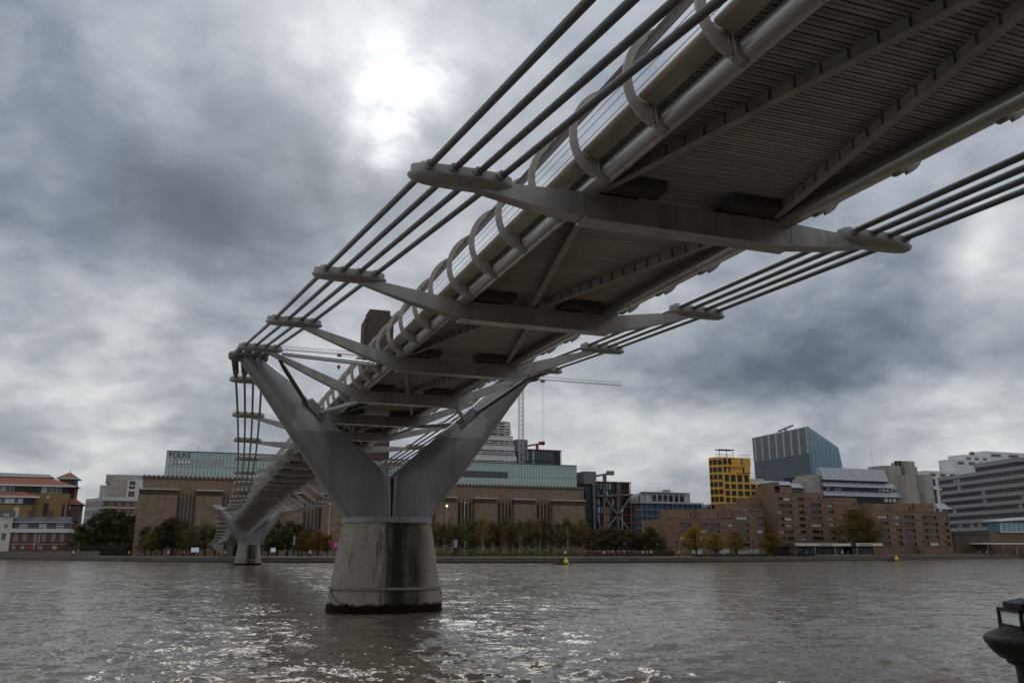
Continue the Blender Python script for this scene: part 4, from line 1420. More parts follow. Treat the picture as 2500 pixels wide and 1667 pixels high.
# left tiers and tower
for (u0, u1, vt, vb) in ((1932, 1964, 1178, 1190), (1864, 1935, 1172, 1182)):
    MB().hexa([(lx(u0), YL, lz(vb, u0)), (lx(u1), YL, lz(vb, u0)), (lx(u1), YL + 6, lz(vb, u0)), (lx(u0), YL + 6, lz(vb, u0)), (lx(u0), YL + 2, lz(vt, u0)), (lx(u1), YL + 2, lz(vt, u0)), (lx(u1), YL + 6, lz(vt, u0)), (lx(u0), YL + 6, lz(vt, u0))]).build('lead_roof', M['lead'], lc)
MB().box(lx(1932), lx(1964), YL + 1, YL + 6, lz(1250), lz(1190.5)).build('wall', M['black_clad'], lc)
for (u0, u1, vt, dy) in ((1963, 1986, 1175, .5), (1984, 2032, 1157, 2.0), (1974, 2000, 1166, 1.2), (2170, 2222.6, 1134, 3.0), (2224.7, 2249, 1123.7, 2.4), (2248, 2257, 1137, 3.4), (2205, 2238, 1158, .8), (2197, 2252, 1195, -.6), (2253, 2289, 1157, 1.2)):
    b = MB()
    xa, xb = lx(u0, vt + 20), lx(u1, vt + 20)
    c = .22 * (xb - xa)
    zt2 = lz(vt, u0)
    b.add([(x, y, z) for z in (GZ, zt2) for x, y in ((xa, YL + dy + c), (xa + c * .8, YL + dy), (xb - c * .8, YL + dy), (xb, YL + dy + c), (xb, YL + dy + 9), (xa, YL + dy + 9))],
          [(5, 4, 3, 2, 1, 0), (6, 7, 8, 9, 10, 11)] + [(i, (i + 1) % 6, (i + 1) % 6 + 6, i + 6) for i in range(6)])
    b.build('stair_tower', M['concrete'], lc)
    MB().box(xa + c, xb - c, YL + dy - .22, YL + dy - .002, GZ, zt2 - 1.2).build('tower_rib', M['concrete'], lc)
for u in (2192, 2201, 2206, 2215):
    p = at(u, 1134, YL + 5)
    MB().lathe([(.55, -.5), (.55, 1.2), (.8, 1.25), (.8, 1.7)], 8, (p.x, YL + 6, p.z)).build('roof_vent', M['black_clad'], lc)
for (vt, vb, ur) in ((1179, 1190, 2306), (1223, 1238, 2320)):
    MB().hexa([(lx(2288), YL + 1, lz(vb)), (lx(ur), YL + 1, lz(vb)), (lx(ur), YL + 8, lz(vb)), (lx(2288), YL + 8, lz(vb)), (lx(2288), YL + 3, lz(vt)), (lx(ur - 6), YL + 3, lz(vt)), (lx(ur - 6), YL + 8, lz(vt)), (lx(2288), YL + 8, lz(vt))]).build('lead_roof', M['lead'], lc)
for u in (2131, 2155):
    p = at(u, 1143, YL + 6)
    MB().tube([(p.x, YL + 6, p.z), (p.x, YL + 6, p.z + 8.5)], .05, 5).build('aerial', M['grey_clad'], lc)

# ------------------------------------------------------------------ striped office at the right edge
so = thing('banded_office', 'long dark office with pale horizontal concrete bands at the right edge', 'building', (330, 300, GZ))
pR = at(2500, 1135, 300.0)
dL = direction(2288, 1166)
tL = (pR.z - CAMZ) / dL.z
pL = Vector((CAMX, 0, CAMZ)) + dL * tL
org = (pL.x, pL.y, 0)
an = atan2(pR.y - pL.y, pR.x - pL.x)
LN = (Vector((pR.x, pR.y)) - Vector((pL.x, pL.y))).length + 14
fr = frame(org, an)
ZT = pR.z
pit = (pR.z - at(2500, 1155.3, 300.0).z)
MB(fr).box(.5, LN, 1.2, 24, GZ, ZT - .5).build('body', M['black_clad'], so)
for k in range(9):
    z1 = ZT - pit * k
    z0 = z1 - pit * .46
    nseg = 10
    for i in range(nseg):
        xa, xb = LN * i / nseg, LN * (i + 1) / nseg
        MB(fr).box(xa + .03, xb - .03, 0, 1.19, z0, z1).build('concrete_band', M['band'], so)
    zz0 = z1 - pit + .04
    nw = 26
    put_windows(so, org, an, [(LN * i / nw + .05, LN * (i + 1) / nw - .05, zz0, z0 - .04) for i in range(nw)], .55, 1, 1, .12, 'black_clad', 'dark_glass2')
fx = lambda u: LN * (u - 2288) / (2500 - 2288) * .80 + LN * .0
MB(fr).box(LN * .36, LN * .74, 2.5, 16, ZT + .002, ZT + pit * .62).build('plant_room', M['black_clad'], so)
MB(fr).box(LN * .355, LN * .745, 2.2, 16.3, ZT + pit * .62 + .003, ZT + pit * 1.15).build('plant_room_roof', M['band'], so)
wb = thing('white_office', 'white clad office with louvred plant storeys behind the banded office', 'building', (at(2400, 1345, 425).x, 425, GZ))
for (u0, u1, vt, dy) in ((2259, 2345, 1150, 0), (2326, 2420, 1122, 3), (2350, 2420, 1111, 5), (2400, 2520, 1104, 7)):
    Y = 425 + dy
    xa, xb = at(u0, vt, Y).x, at(u1, vt, Y).x + (12 if u1 > 2500 else 0)
    zt2 = at((u0 + u1) / 2, vt, Y).z
    lou = [((xb - xa) * f, (xb - xa) * (f + .16), zt2 - 3.6, zt2 - 1.6) for f in (.12, .4, .68)]
    facade(wb, (xa, Y, 0), 0, 0, xb - xa, GZ, zt2, lou, M['white'], .5, 12, nx=1, nz=5, bar=.12, mf='grey_clad', mp='dark_glass2', inset=.2)
p = at(2373, 1106, 432)
MB().lathe([(1.2, -3), (1.5, -.6), (1.6, .2), (1.0, 1.0)], 12, (p.x, 432, p.z)).build('roof_dish', M['apt'], wb)

# ------------------------------------------------------------------ riverside pub and low buildings on the right
M['cream'] = mat('cream_sign', (.62, .58, .48), .7, 0, .06)
YPB = 216.0
pub = thing('riverside_pub', 'low dark riverside pub with cream sign band and terrace', 'building', (at(2040, 1345, YPB).x, YPB, GZ))
for (u0, u1, txt) in ((1937, 2078, True), (2091, 2155, True)):
    xa, xb = at(u0, 1328, YPB).x, at(u1, 1328, YPB).x
    z0, z1 = at(u0, 1332, YPB).z, at(u0, 1325, YPB).z
    MB().box(xa, xb, YPB, YPB + .3, z0, z1).build('sign_band', M['cream'], pub)
    MB().box(xa - .3, xb + .3, YPB + .3, YPB + 12, z0 - .1, z1 + .12).build('flat_roof', M['asphalt'], pub)
    MB().box(xa + .5, xb - .5, YPB + 3, YPB + 11, GZ, z0 - .103).build('body', M['black_clad'], pub)
    nw = int((xb - xa) / 2.4)
    put_windows(pub, (0, YPB + 2.9, 0), 0, [(xa + .6 + (xb - xa - 1.2) * i / nw + .1, xa + .6 + (xb - xa - 1.2) * (i + 1) / nw - .1, GZ + .3, z0 - .5) for i in range(nw)], -.05, 2, 1, .1, 'mullion', 'dark_glass2')
    for i in range(0, nw + 1, 3):
        xx = xa + .6 + (xb - xa - 1.2) * i / nw
        MB().box(xx - .12, xx + .12, YPB + .5, YPB + .74, GZ, z0 - .104).build('post', M['grey_clad'], pub)
tp = at(2000, 1331, YPB - .1)
text_mesh('sign_lettering', "FOUNDERS ARMS", .62, M['black_clad'], pub, (tp.x, YPB - .03, tp.z + .05), .01)
tp = at(2097, 1330.5, YPB - .1)
text_mesh('sign_lettering', "FOUNDERS ARMS", .62, M['black_clad'], pub, (tp.x, YPB - .03, tp.z + .05), .01)
# station-side pavilions
YV = 268.0
st = thing('glass_pavilion', 'glass pavilion with white winged canopy at the right edge', 'building', (at(2470, 1345, YV).x, YV, GZ))
xa, xb = at(2446, 1300, YV).x, at(2530, 1300, YV).x
MB().hexa([(xa - 1, YV - 1, at(2446, 1272, YV).z), (xb, YV - 1, at(2520, 1264, YV).z - .6), (xb, YV + 8, at(2520, 1264, YV).z - .6), (xa - 1, YV + 8, at(2446, 1272, YV).z), (xa - 1, YV - 1, at(2446, 1271, YV).z + .3), (xb, YV - 1, at(2520, 1262, YV).z), (xb, YV + 8, at(2520, 1262, YV).z), (xa - 1, YV + 8, at(2446, 1271, YV).z + .3)]).build('canopy', M['white'], st)
z0, z1 = at(2450, 1297, YV).z, at(2450, 1275, YV).z
MB().box(xa + .5, xb, YV + 1, YV + 7, z0, z1).build('glazed_hall', M['blue_glass'], st)
for i in range(7):
    xx = xa + .5 + (xb - xa) * i / 7
    MB().box(xx, xx + .18, YV + .6, YV + .99, z0, z1).build('mullion', M['white'], st)
MB().box(xa, xb, YV + .4, YV + .55, z0 - .3, z0).build('floor_edge', M['white'], st)
MB().box(at(2420, 1320, YV).x, xb, YV + 2, YV + 8, GZ, z0 - .31).build('base_wall', M['apt'], st)
xa2 = at(2388, 1325, YV - 10).x
MB().box(xa2, xb, YV - 12, YV - 2, at(2390, 1328, YV - 10).z, at(2390, 1324.5, YV - 10).z).build('lower_canopy', M['white'], st)
for i in range(5):
    xx = xa2 + 6 + (xb - xa2 - 6) * i / 5
    MB().box(xx - .15, xx + .15, YV - 9, YV - 8.7, GZ, at(2390, 1328, YV - 10).z - .003).build('post', M['white'], st)
lo = thing('low_brown_block', 'low dark brown wall block below the banded office', 'building', (at(2370, 1345, 262).x, 262, GZ))
MB().box(at(2331, 1310, 262).x, at(2418, 1310, 262).x, 262, 270, GZ, at(2370, 1304, 262).z).build('wall', M['tate_dark'], lo)
MB().box(at(2329, 1310, 262).x, at(2420, 1310, 262).x, 261.6, 270.4, at(2370, 1304, 262).z + .003, at(2370, 1302, 262).z + .3).build('roof_slab', M['asphalt'], lo)

# ------------------------------------------------------------------ left bank houses
YH = 350.0
hz = lambda v, Y=YH: at(90, v, Y).z
hx = lambda u, v=1310, Y=YH: at(u, v, Y).x
ho = thing('brick_terrace_house', 'dark red brick riverside house with white sash windows and dormers', 'house', (hx(97), YH, GZ))
x0, x1 = hx(26), hx(166)
ops1 = [(hx(a) - x0, hx(c) - x0, hz(1320), hz(1301)) for a, c in ((33, 44), (55, 65), (82, 91), (103, 112), (126, 135), (146, 156))]
ops2 = [(hx(a) - x0, hx(c) - x0, hz(1340), hz(1331)) for a, c in ((33, 41), (54, 62), (95, 106), (130, 142))]
facade(ho, (x0, YH, 0), 0, 0, x1 - x0, GZ, hz(1299.5), ops1 + ops2, M['red_brick'], .5, 10, nx=3, nz=4, bar=.10, mf='white', mp='dark_glass2', inset=.15)
MB().box(x0 - .3, x1 + .5, YH - .5, YH + 10, hz(1299.4), hz(1290)).build('cornice', M['white'], ho)
MB().box(x0, x1, YH - .12, YH - .01, hz(1328.5), hz(1327)).build('string_course', M['stone'], ho)
facade(ho, (x0 + .3, YH + .8, 0), 0, 0, x1 - x0 - .6, hz(1289.9), hz(1275), [(hx(a) - x0 - .3, hx(c) - x0 - .3, hz(1288), hz(1278)) for a, c in ((43, 62), (91, 109), (134, 152))], M['slate'], .4, 8, name='attic_wall', nx=4, nz=2, bar=.16, mf='white', mp='dark_glass2', inset=.05)
MB().box(x0 + .1, x1 - .1, YH + .4, YH + 9.6, hz(1274.9), hz(1273.5)).build('eaves', M['white'], ho)
za, zr = hz(1273.4), hz(1259)
MB().hexa([(x0 + .2, YH + .5, za), (x1 - .2, YH + .5, za), (x1 - .2, YH + 9.5, za), (x0 + .2, YH + 9.5, za), (x0 + .2, YH + 4.5, zr), (x1 - .2, YH + 4.5, zr), (x1 - .2, YH + 5.5, zr), (x0 + .2, YH + 5.5, zr)]).build('roof', M['slate'], ho)
for u in (77, 122):
    p = at(u, 1262, YH + 5)
    MB().box(p.x - 1, p.x + 1, YH + 4, YH + 6, zr - 1.5, zr + 2.2).build('chimney_stack', M['red_brick'], ho)
MB().tube([(hx(97), YH - .08, hz(1300)), (hx(97), YH - .08, hz(1323)), (hx(86), YH - .08, hz(1325)), (hx(86), YH - .08, hz(1342))], .14, 6).build('downpipe', M['white'], ho)
wh = thing('white_house', 'white rendered riverside house with slate mansard roof at the left edge', 'house', (hx(5), YH, GZ))
x0, x1 = hx(-40), hx(25)
facade(wh, (x0, YH - .3, 0), 0, 0, x1 - x0, GZ, hz(1265), [(hx(a) - x0, hx(c) - x0, hz(vb), hz(vt)) for a, c, vb, vt in ((6, 16, 1290, 1280), (3, 15, 1319, 1302), (-25, -15, 1290, 1280), (-25, -15, 1319, 1302))], M['offwhite'], .5, 10, nx=2, nz=3, bar=.1, mf='white', mp='dark_glass2', inset=.15)
MB().hexa([(x0, YH - .2, hz(1264.9)), (x1, YH - .2, hz(1264.9)), (x1, YH + 9, hz(1264.9)), (x0, YH + 9, hz(1264.9)), (x0, YH + 1.5, hz(1245)), (x1, YH + 1.5, hz(1245)), (x1, YH + 8, hz(1245)), (x0, YH + 8, hz(1245))]).build('mansard_roof', M['slate'], wh)
MB().box(x0, x1 + .3, YH - .6, YH - .302, hz(1266), hz(1264)).build('cornice', M['white'], wh)
put_windows(wh, (0, YH, 0), 0, [(hx(1), hx(14), hz(1263), hz(1254))], .15, 3, 2, .18, 'white', 'dark_glass2', 'dormer_window')
MB().box(x1 - .5, x1 + .7, YH + 2, YH + 5, hz(1265), hz(1238)).build('chimney_stack', M['offwhite'], wh)

# ------------------------------------------------------------------ red-roofed offices behind the houses
YO = 376.0
oz = lambda v, u=90: at(u, v, YO).z
ox = lambda u, v=1220: at(u, v, YO).x
ro = thing('red_roofed_office', 'yellow brick offices with wide red tiled roofs and a corner turret', 'building', (ox(90), YO, GZ))
x0, x1 = ox(-60), ox(166)
strip_ = (oz(1202), oz(1186))
def ribbon(xa, xb, z0, z1, y_, lit):
    n = max(2, int((xb - xa) / 1.5))
    put_windows(ro, (0, y_, 0), 0, [(xa + (xb - xa) * i / n + .06, xa + (xb - xa) * (i + 1) / n - .06, z0, z1) for i in range(n)], 0, 1, 1, .16, 'black_clad' if not lit else 'white', 'dark_glass2' if not lit else 'dark_glass')
slit = [(ox(108) - x0, ox(121) - x0, oz(1262), oz(1227)), (ox(154) - x0, ox(160) - x0, oz(1262), oz(1229)), (ox(42) - x0, ox(60) - x0, oz(1256), oz(1246)), (ox(74) - x0, ox(81) - x0, oz(1262), oz(1250))]
facade(ro, (x0, YO, 0), 0, 0, x1 - x0, GZ, oz(1203), slit, M['yellow_brick'], .6, 16, nx=2, nz=3, mf='black_clad', mp='dark_glass2', inset=.3)
MB().box(x0, x1 - .6, YO + 1.4, YO + 15, oz(1202.9), oz(1184)).build('upper_storey', M['black_clad'], ro)
ribbon(x0, ox(30), *strip_, YO + 1.2, True)
ribbon(ox(96), ox(147), *strip_, YO + 1.2, True)
ribbon(ox(31), ox(95), *strip_, YO + 1.25, False)
b = MB()
b.hexa([(x0, YO - .8, oz(1184)), (x1 + 2.2, YO - .8, oz(1184)), (x1 + 2.2, YO + 17, oz(1184)), (x0, YO + 17, oz(1184)), (x0, YO + 6, oz(1161)), (x1 - 9, YO + 6, oz(1161)), (x1 - 9, YO + 10, oz(1161)), (x0, YO + 10, oz(1161))])
b.build('roof', M['red_tile'], ro)
MB().box(x0, x1 + 2.4, YO - 1.0, YO - .82, oz(1187), oz(1183)).build('eaves_board', M['white'], ro)
MB().hexa([(x0, YO + 5, oz(1162)), (ox(118), YO + 5, oz(1162)), (ox(118), YO + 12, oz(1162)), (x0, YO + 12, oz(1162)), (x0, YO + 5.4, oz(1152)), (ox(108), YO + 5.4, oz(1155)), (ox(108), YO + 12, oz(1155)), (x0, YO + 12, oz(1152))]).build('penthouse', M['lgrey'], ro)
# lower left roof
xa = ox(95)
MB().hexa([(x0, YO - 3.4, oz(1213)), (xa + .6, YO - 3.4, oz(1213)), (xa - 1, YO - .01, oz(1213)), (x0, YO - .01, oz(1213)), (x0, YO - .6, oz(1201)), (xa - 5, YO - .6, oz(1201)), (xa - 5, YO - .01, oz(1201)), (x0, YO - .01, oz(1201))]).build('lower_roof', M['red_tile'], ro)
MB().box(x0, xa + .7, YO - 3.6, YO - 3.42, oz(1216), oz(1212)).build('eaves_board', M['white'], ro)
MB().box(x0, ox(84), YO - 2.4, YO - .01, oz(1232), oz(1213.5)).build('bay_storey', M['black_clad'], ro)
ribbon(x0, ox(60), oz(1230), oz(1217), YO - 2.6, True)
MB().box(x0, ox(84), YO - 2.2, YO - .01, GZ, oz(1232.1)).build('bay_wall', M['yellow_brick'], ro)
MB().box(ox(113), ox(120), YO - .2, YO - .01, oz(1216), oz(1210)).build('wall_plaque', M['cream'], ro)
# turret
YTT = YO + 6
tx0, tx1 = at(141, 1190, YTT).x, at(184, 1190, YTT).x
tz = lambda v: at(165, v, YTT).z
MB().box(tx0, tx1, YTT, YTT + 8, GZ, tz(1182.5)).build('turret_shaft', M['red_brick'], ro)
MB().box(tx0 + .3, tx1 - .3, YTT + .3, YTT + 7.7, tz(1182.4), tz(1169)).build('turret_storey', M['black_clad'], ro)
nn = 8
put_windows(ro, (0, YTT + .1, 0), 0, [(tx0 + .5 + (tx1 - tx0 - 1) * i / nn, tx0 + .5 + (tx1 - tx0 - 1) * (i + .85) / nn, tz(1181), tz(1171)) for i in range(nn)], 0, 1, 1, .16, 'black_clad', 'dark_glass')
MB().box(tx0 - .9, tx1 + .9, YTT - .9, YTT + 8.9, tz(1168.9), tz(1166.6)).build('turret_eaves', M['white'], ro)
cxm = (tx0 + tx1) / 2
MB().add([(tx0 - .9, YTT - .9, tz(1166.5)), (tx1 + .9, YTT - .9, tz(1166.5)), (tx1 + .9, YTT + 8.9, tz(1166.5)), (tx0 - .9, YTT + 8.9, tz(1166.5)), (cxm, YTT + 4, tz(1150))], [(0, 1, 4), (1, 2, 4), (2, 3, 4), (3, 0, 4), (3, 2, 1, 0)]).build('turret_roof', M['red_tile'], ro)
MB().tube([(cxm, YTT + 4, tz(1151)), (cxm, YTT + 4, tz(1143))], .07, 5).build('finial', M['black_clad'], ro)
# right wing
wx0, wx1 = ox(166), ox(193)
MB().box(wx0 + .002, wx1, YO + 2, YO + 14, GZ, oz(1229)).build('wing_wall', M['red_brick'], ro)
MB().hexa([(wx0, YO + .8, oz(1229)), (wx1 + 1.6, YO + .8, oz(1229)), (wx1 + 1.6, YO + 15, oz(1229)), (wx0, YO + 15, oz(1229)), (wx0, YO + 2, oz(1213)), (wx0 + 1.5, YO + 2, oz(1213)), (wx0 + 1.5, YO + 12, oz(1213)), (wx0, YO + 12, oz(1213))]).build('wing_roof', M['red_tile'], ro)
put_windows(ro, (0, YO + 1.9, 0), 0, [(wx0 + .3 + .9 * i, wx0 + 1.0 + .9 * i, oz(1243), oz(1232)) for i in range(5)] + [(wx0 + .4 + 1.5 * i, wx0 + 1.4 + 1.5 * i, oz(1275), oz(1252)) for i in range(3)], 0, 1, 1, .14, 'black_clad', 'dark_glass')

# ------------------------------------------------------------------ pale office behind the trees at left
YW = 410.0
pz = lambda v, u=270: at(u, v, YW).z
pxx = lambda u, v=1230: at(u, v, YW).x
po = thing('pale_office', 'pale grey office with white window grid behind the trees left of the gallery', 'building', (pxx(270), YW, GZ))
xa, xb, xc = pxx(196), pxx(251), pxx(345)
# left wing recedes: narrow ribs
yb = YW + 16
an = atan2(-16, (xb - xa))
ln = sqrt((xb - xa) ** 2 + 16 ** 2)
zt1 = pz(1214)
op = [(ln * i / 20 + .3, ln * (i + 1) / 20 - .1, z_, z_ + h_) for i in range(20) for z_, h_ in ((pz(1236), pz(1222) - pz(1236)), (pz(1258), pz(1243) - pz(1258)), (pz(1280), pz(1265) - pz(1280)))]
facade(po, (xa, yb, 0), an, 0, ln, GZ, zt1, op, M['lgrey'], .5, 6, nx=1, bar=.1, mf='grey_clad', mp='dark_glass2', inset=.25)
cols = [(pxx(a) - xb, pxx(c) - xb) for a, c in ((254, 267), (275, 287), (295, 307), (315, 326))]
facade(po, (xb, YW, 0), 0, 0, xc - xb, GZ, zt1, [(a, c, z0, z1) for a, c in cols for z0, z1 in ((pz(1236), pz(1223)), (pz(1254), pz(1241)), (pz(1272), pz(1259)))], M['orange_brick'], .5, 12, nx=2, nz=1, bar=.12, mf='white', mp='dark_glass2', inset=.2)
MB().box(xb - .3, xc, YW - .35, YW - .002, pz(1222), zt1 + .3).build('fascia', M['white'], po)
for z in (1239, 1257, 1275):
    MB().box(xb, xc, YW - .25, YW - .003, pz(z + 1.2), pz(z - 1.2)).build('sill_band', M['white'], po)
# set-back upper storeys
Yu = YW + 10
ux = lambda u, v=1180: at(u, v, Yu).x
uz = lambda v: at(290, v, Yu).z
MB().box(ux(244), ux(268), Yu + 2, Yu + 16, zt1, uz(1184)).build('upper_block', M['lgrey'], po)
facade(po, (ux(268), Yu, 0), 0, 0, ux(312) - ux(268), zt1, uz(1164), [], M['stone'], .5, 14)
for k in range(3):
    z = zt1 + (uz(1164) - zt1) * (k + .5) / 3
    MB().box(ux(268), ux(312), Yu - .06, Yu - .003, z, z + .14).build('panel_joint', M['grey_clad'], po)
facade(po, (ux(312), Yu - 2, 0), 0, 0, ux(345) - ux(312), zt1, uz(1171), [(.8, ux(332) - ux(312), z0, z1) for z0, z1 in ((uz(1212), uz(1199)), (uz(1194), uz(1186)), (uz(1184), uz(1174)))], M['white'], .5, 12, nx=2, nz=2, mf='white', mp='dark_glass2', inset=.3)
MB().box(ux(255), ux(345), Yu + 3, Yu + 18, uz(1180), uz(1157)).build('plant_storey', M['grey_clad'], po)
# ------------------------------------------------------------------ trees
def leaf_mat(name, c1, c2):
    m = bpy.data.materials.new(name)
    m.use_nodes = True
    t = NT(m.node_tree)
    co = t.n('ShaderNodeTexCoord').outputs['Object']
    nz = t.noise(co, 1.1, 4, .6)
    n2 = t.noise(co, 7.0, 2)
    c = t.mix(t.n('ShaderNodeMapRange', {0: nz, 1: .35, 2: .65}).outputs[0], c1, c2)
    c = t.mix(t.math('MULTIPLY', n2, .5), c, [x * .45 for x in c1])
    r = t.n('ShaderNodeObjectInfo').outputs['Random']
    c = t.mix(1.0, c, t.ramp(r, [(0, .95), (1, 1.9)]), 'MULTIPLY')
    d = t.n('ShaderNodeBsdfDiffuse', {'Color': c})
    tr = t.n('ShaderNodeBsdfTranslucent', {'Color': c})
    mx = t.n('ShaderNodeMixShader', {0: .3, 1: d.outputs[0], 2: tr.outputs[0]})
    t.n('ShaderNodeOutputMaterial', {'Surface': mx.outputs[0]})
    return m
M['leaf_dark'] = leaf_mat('dark_green_leaves', (.060, .062, .025), (.112, .106, .042))
M['leaf_birch'] = leaf_mat('birch_leaves', (.070, .070, .026), (.135, .115, .042))
M['leaf_brown'] = leaf_mat('thinning_brown_leaves', (.085, .068, .040), (.135, .105, .055))
M['leaf_yellow'] = leaf_mat('yellow_autumn_leaves', (.13, .092, .014), (.28, .18, .022))
M['leaf_orange'] = leaf_mat('orange_autumn_leaves', (.11, .065, .018), (.20, .11, .028))
M['leaf_olive'] = leaf_mat('olive_brown_leaves', (.075, .060, .022), (.14, .10, .032))
M['bark'] = mat('dark_bark', (.055, .045, .035), .9, 0, .3, 3)
M['birch_bark'] = mat('white_birch_bark', (.52, .50, .45), .8, 0, .3, 2, (1, 1, 3))
def tree_meshes(seed, kind):
    """unit-height tree: trunk with limbs, crown of leaf-clump faces in uneven lobes"""
    rng = random.Random(seed)
    tb = MB()
    cb = MB()
    lean = rng.uniform(-.02, .02)
    if kind == 'birch':
        crown_lo, crown_hi, wid, nl, lf, rad = .30, 1.0, .22, 17, 78, .0105
    elif kind == 'round':
        crown_lo, crown_hi, wid, nl, lf, rad = .20, .98, .50, 30, 95, .020
    elif kind == 'bush':
        crown_lo, crown_hi, wid, nl, lf, rad = .05, .95, .70, 26, 90, .012
    else:
        crown_lo, crown_hi, wid, nl, lf, rad = .14, 1.0, .38, 28, 95, .017
    top = .9 * crown_hi
    tb.tube([(0, 0, -.02), (lean * .3, 0, .25), (lean, .01, .55), (lean * 1.5, .0, top)], [rad * 1.5, rad, rad * .7, rad * .15], 7)
    for i in range(nl):
        f = (i + rng.random()) / nl
        z = crown_lo + (crown_hi - crown_lo) * (.08 + .84 * f)
        if kind == 'birch':
            env = (1 - .7 * f) * (.5 + .5 * min(1, f * 4))
        else:
            env = sin(pi * min(1, .18 + .80 * f)) ** .7
        a = rng.random() * 2 * pi
        rr = wid * env * rng.uniform(.25, .85)
        c = Vector((rr * cos(a) + lean, rr * sin(a), z))
        base = Vector((lean, 0, max(.18, z - .18 - .1 * rng.random())))
        tb.tube([base, (base + c) / 2 + Vector((0, 0, .01)), c], [rad * .45, rad * .3, rad * .1], 5)
        lr = wid * (.30 if kind != 'birch' else .42) * rng.uniform(.7, 1.25)
        for k in range(lf):
            d = Vector((rng.gauss(0, 1), rng.gauss(0, 1), rng.gauss(0, 1))).normalized() * (rng.random() ** .45)
            p = c + Vector((d.x * lr, d.y * lr, d.z * lr * (.8 if kind != 'birch' else 1.3)))
            s_ = rng.uniform(.011, .027) * (1.0 if kind != 'birch' else .8)
            u_ = Vector((rng.gauss(0, 1), rng.gauss(0, 1), rng.gauss(0, 1))).normalized()
            v_ = u_.cross(Vector((rng.gauss(0, 1), rng.gauss(0, 1), rng.gauss(0, 1)))).normalized()
            cb.add([p - u_ * s_, p - v_ * s_ * .6, p + u_ * s_ * 1.1, p + v_ * s_ * .7], [(0, 1, 2, 3)])
    t_ = tb.mesh('trunk', None, True)
    c_ = cb.mesh('crown')
    t_.materials.append(M['birch_bark'] if kind == 'birch' else M['bark'])
    return t_, c_
TM = {k: [tree_meshes(11 * i + len(k), k) for i in range(3)] for k in ('birch', 'round', 'tall', 'bush')}
CROWN = {}
tcount = [0]
def tree(name, label, group, kind, leaf, u, vtop, Y, widen=1.0):
    i = tcount[0] % 3
    tcount[0] += 1
    tm, cm = TM[kind][i]
    key = (kind, i, leaf)
    if key not in CROWN:
        c2 = cm.copy()
        c2.materials.clear()
        c2.materials.append(M[leaf])
        CROWN[key] = c2
    p = at(u, 1345, Y)
    h = at(u, vtop, Y).z - GZ
    o = thing(name, label, 'tree', (p.x, Y, GZ), group, random.random() * 6.28)
    o.scale = (h * widen, h * widen, h)
    inst('trunk', tm, o, (0, 0, 0))
    inst('crown', CROWN[key], o, (0, 0, 0))
    return o
random.seed(21)
G1 = 'dark trees left of the gallery'
ORD = ['leftmost', 'second', 'third', 'fourth', 'fifth', 'sixth', 'rightmost']
for n_, (u, v, Y, k) in enumerate(((196, 1290, 352, 'round'), (212, 1268, 344, 'tall'), (236, 1250, 348, 'tall'), (262, 1238, 346, 'round'), (288, 1245, 343, 'tall'), (312, 1252, 340, 'round'), (338, 1272, 330, 'tall'))):
    tree('bank_tree', ORD[n_] + ' dark green tree, counted from left, in the clump between red-roofed offices and gallery', G1, k, 'leaf_dark', u, v, Y, 1.2)
tree('bank_tree', 'small bright yellow autumn tree beside dark trees left of the bridge', None, 'tall', 'leaf_yellow', 371, 1292, 300, 1.0)
G2 = 'trees before the gallery, left of the bridge'
for n_, (u, v, Y) in enumerate(((355, 1283, 312), (395, 1266, 300), (420, 1258, 300), (447, 1268, 297), (474, 1280, 292), (500, 1274, 290), (524, 1284, 288))):
    tree('bank_tree', ORD[n_] + ' tree, counted from left, before the gallery wall left of the far pier', G2, 'tall' if u % 2 else 'round', ('leaf_dark', 'leaf_birch', 'leaf_brown')[n_ % 3], u, v, Y, 1.05)
G3 = 'trees before the gallery, between the two piers'
for n_, (u, v, Y, lf) in enumerate(((655, 1282, 285, 'leaf_dark'), (678, 1272, 288, 'leaf_dark'), (702, 1268, 285, 'leaf_dark'), (728, 1276, 282, 'leaf_dark'), (752, 1285, 280, 'leaf_dark'))):
    tree('bank_tree', (ORD[:4] + ['rightmost'])[n_] + ' dark green tree before the gallery between the two bridge piers', G3, 'tall', lf, u, v, Y, 1.1)
for n_, (u, v, Y) in enumerate(((735, 1298, 272), (776, 1290, 274), (800, 1304, 272))):
    tree('bank_tree', ['left', 'middle', 'right'][n_] + ' one of three yellowing low trees between the two bridge piers', 'yellowing trees between the piers', 'round', 'leaf_orange', u, v, Y, 1.0)
G4 = 'birch grove in front of the gallery'
u = 1046.0
k = 0
while u < 1436:
    warm = k % 9 in (3, 7)
    brown = k % 7 in (1, 5)
    lf = 'leaf_orange' if warm else ('leaf_brown' if brown else 'leaf_birch')
    lab = 'orange-leaved birch in the grove before the gallery' if warm else ('thin brown-leaved birch in the grove before the gallery' if brown else 'green white-stemmed birch in the grove before the gallery')
    tree('birch_tree', lab, G4, 'birch', lf, u, 1276 + 12 * sin(k * 1.7) + random.uniform(-6, 14), 244 + 26 * random.random(), 1.25)
    u += random.uniform(4.6, 7.4)
    k += 1
G5 = 'trees right of the birch grove'
for u in range(1442, 1626, 13):
    brown = (u // 13) % 3 != 0
    tree('bank_tree', 'brownish thinning tree in front of the braced glass flats' if brown else 'dark green tree in front of the braced glass flats', G5, 'tall', 'leaf_brown' if brown else 'leaf_dark', u, 1292 + 8 * sin(u), 238 + 10 * random.random(), 1.15)
tree('bank_tree', 'green-yellow tree in front of the blue sheeted block', None, 'tall', 'leaf_olive', 1592, 1283, 238, 1.2)
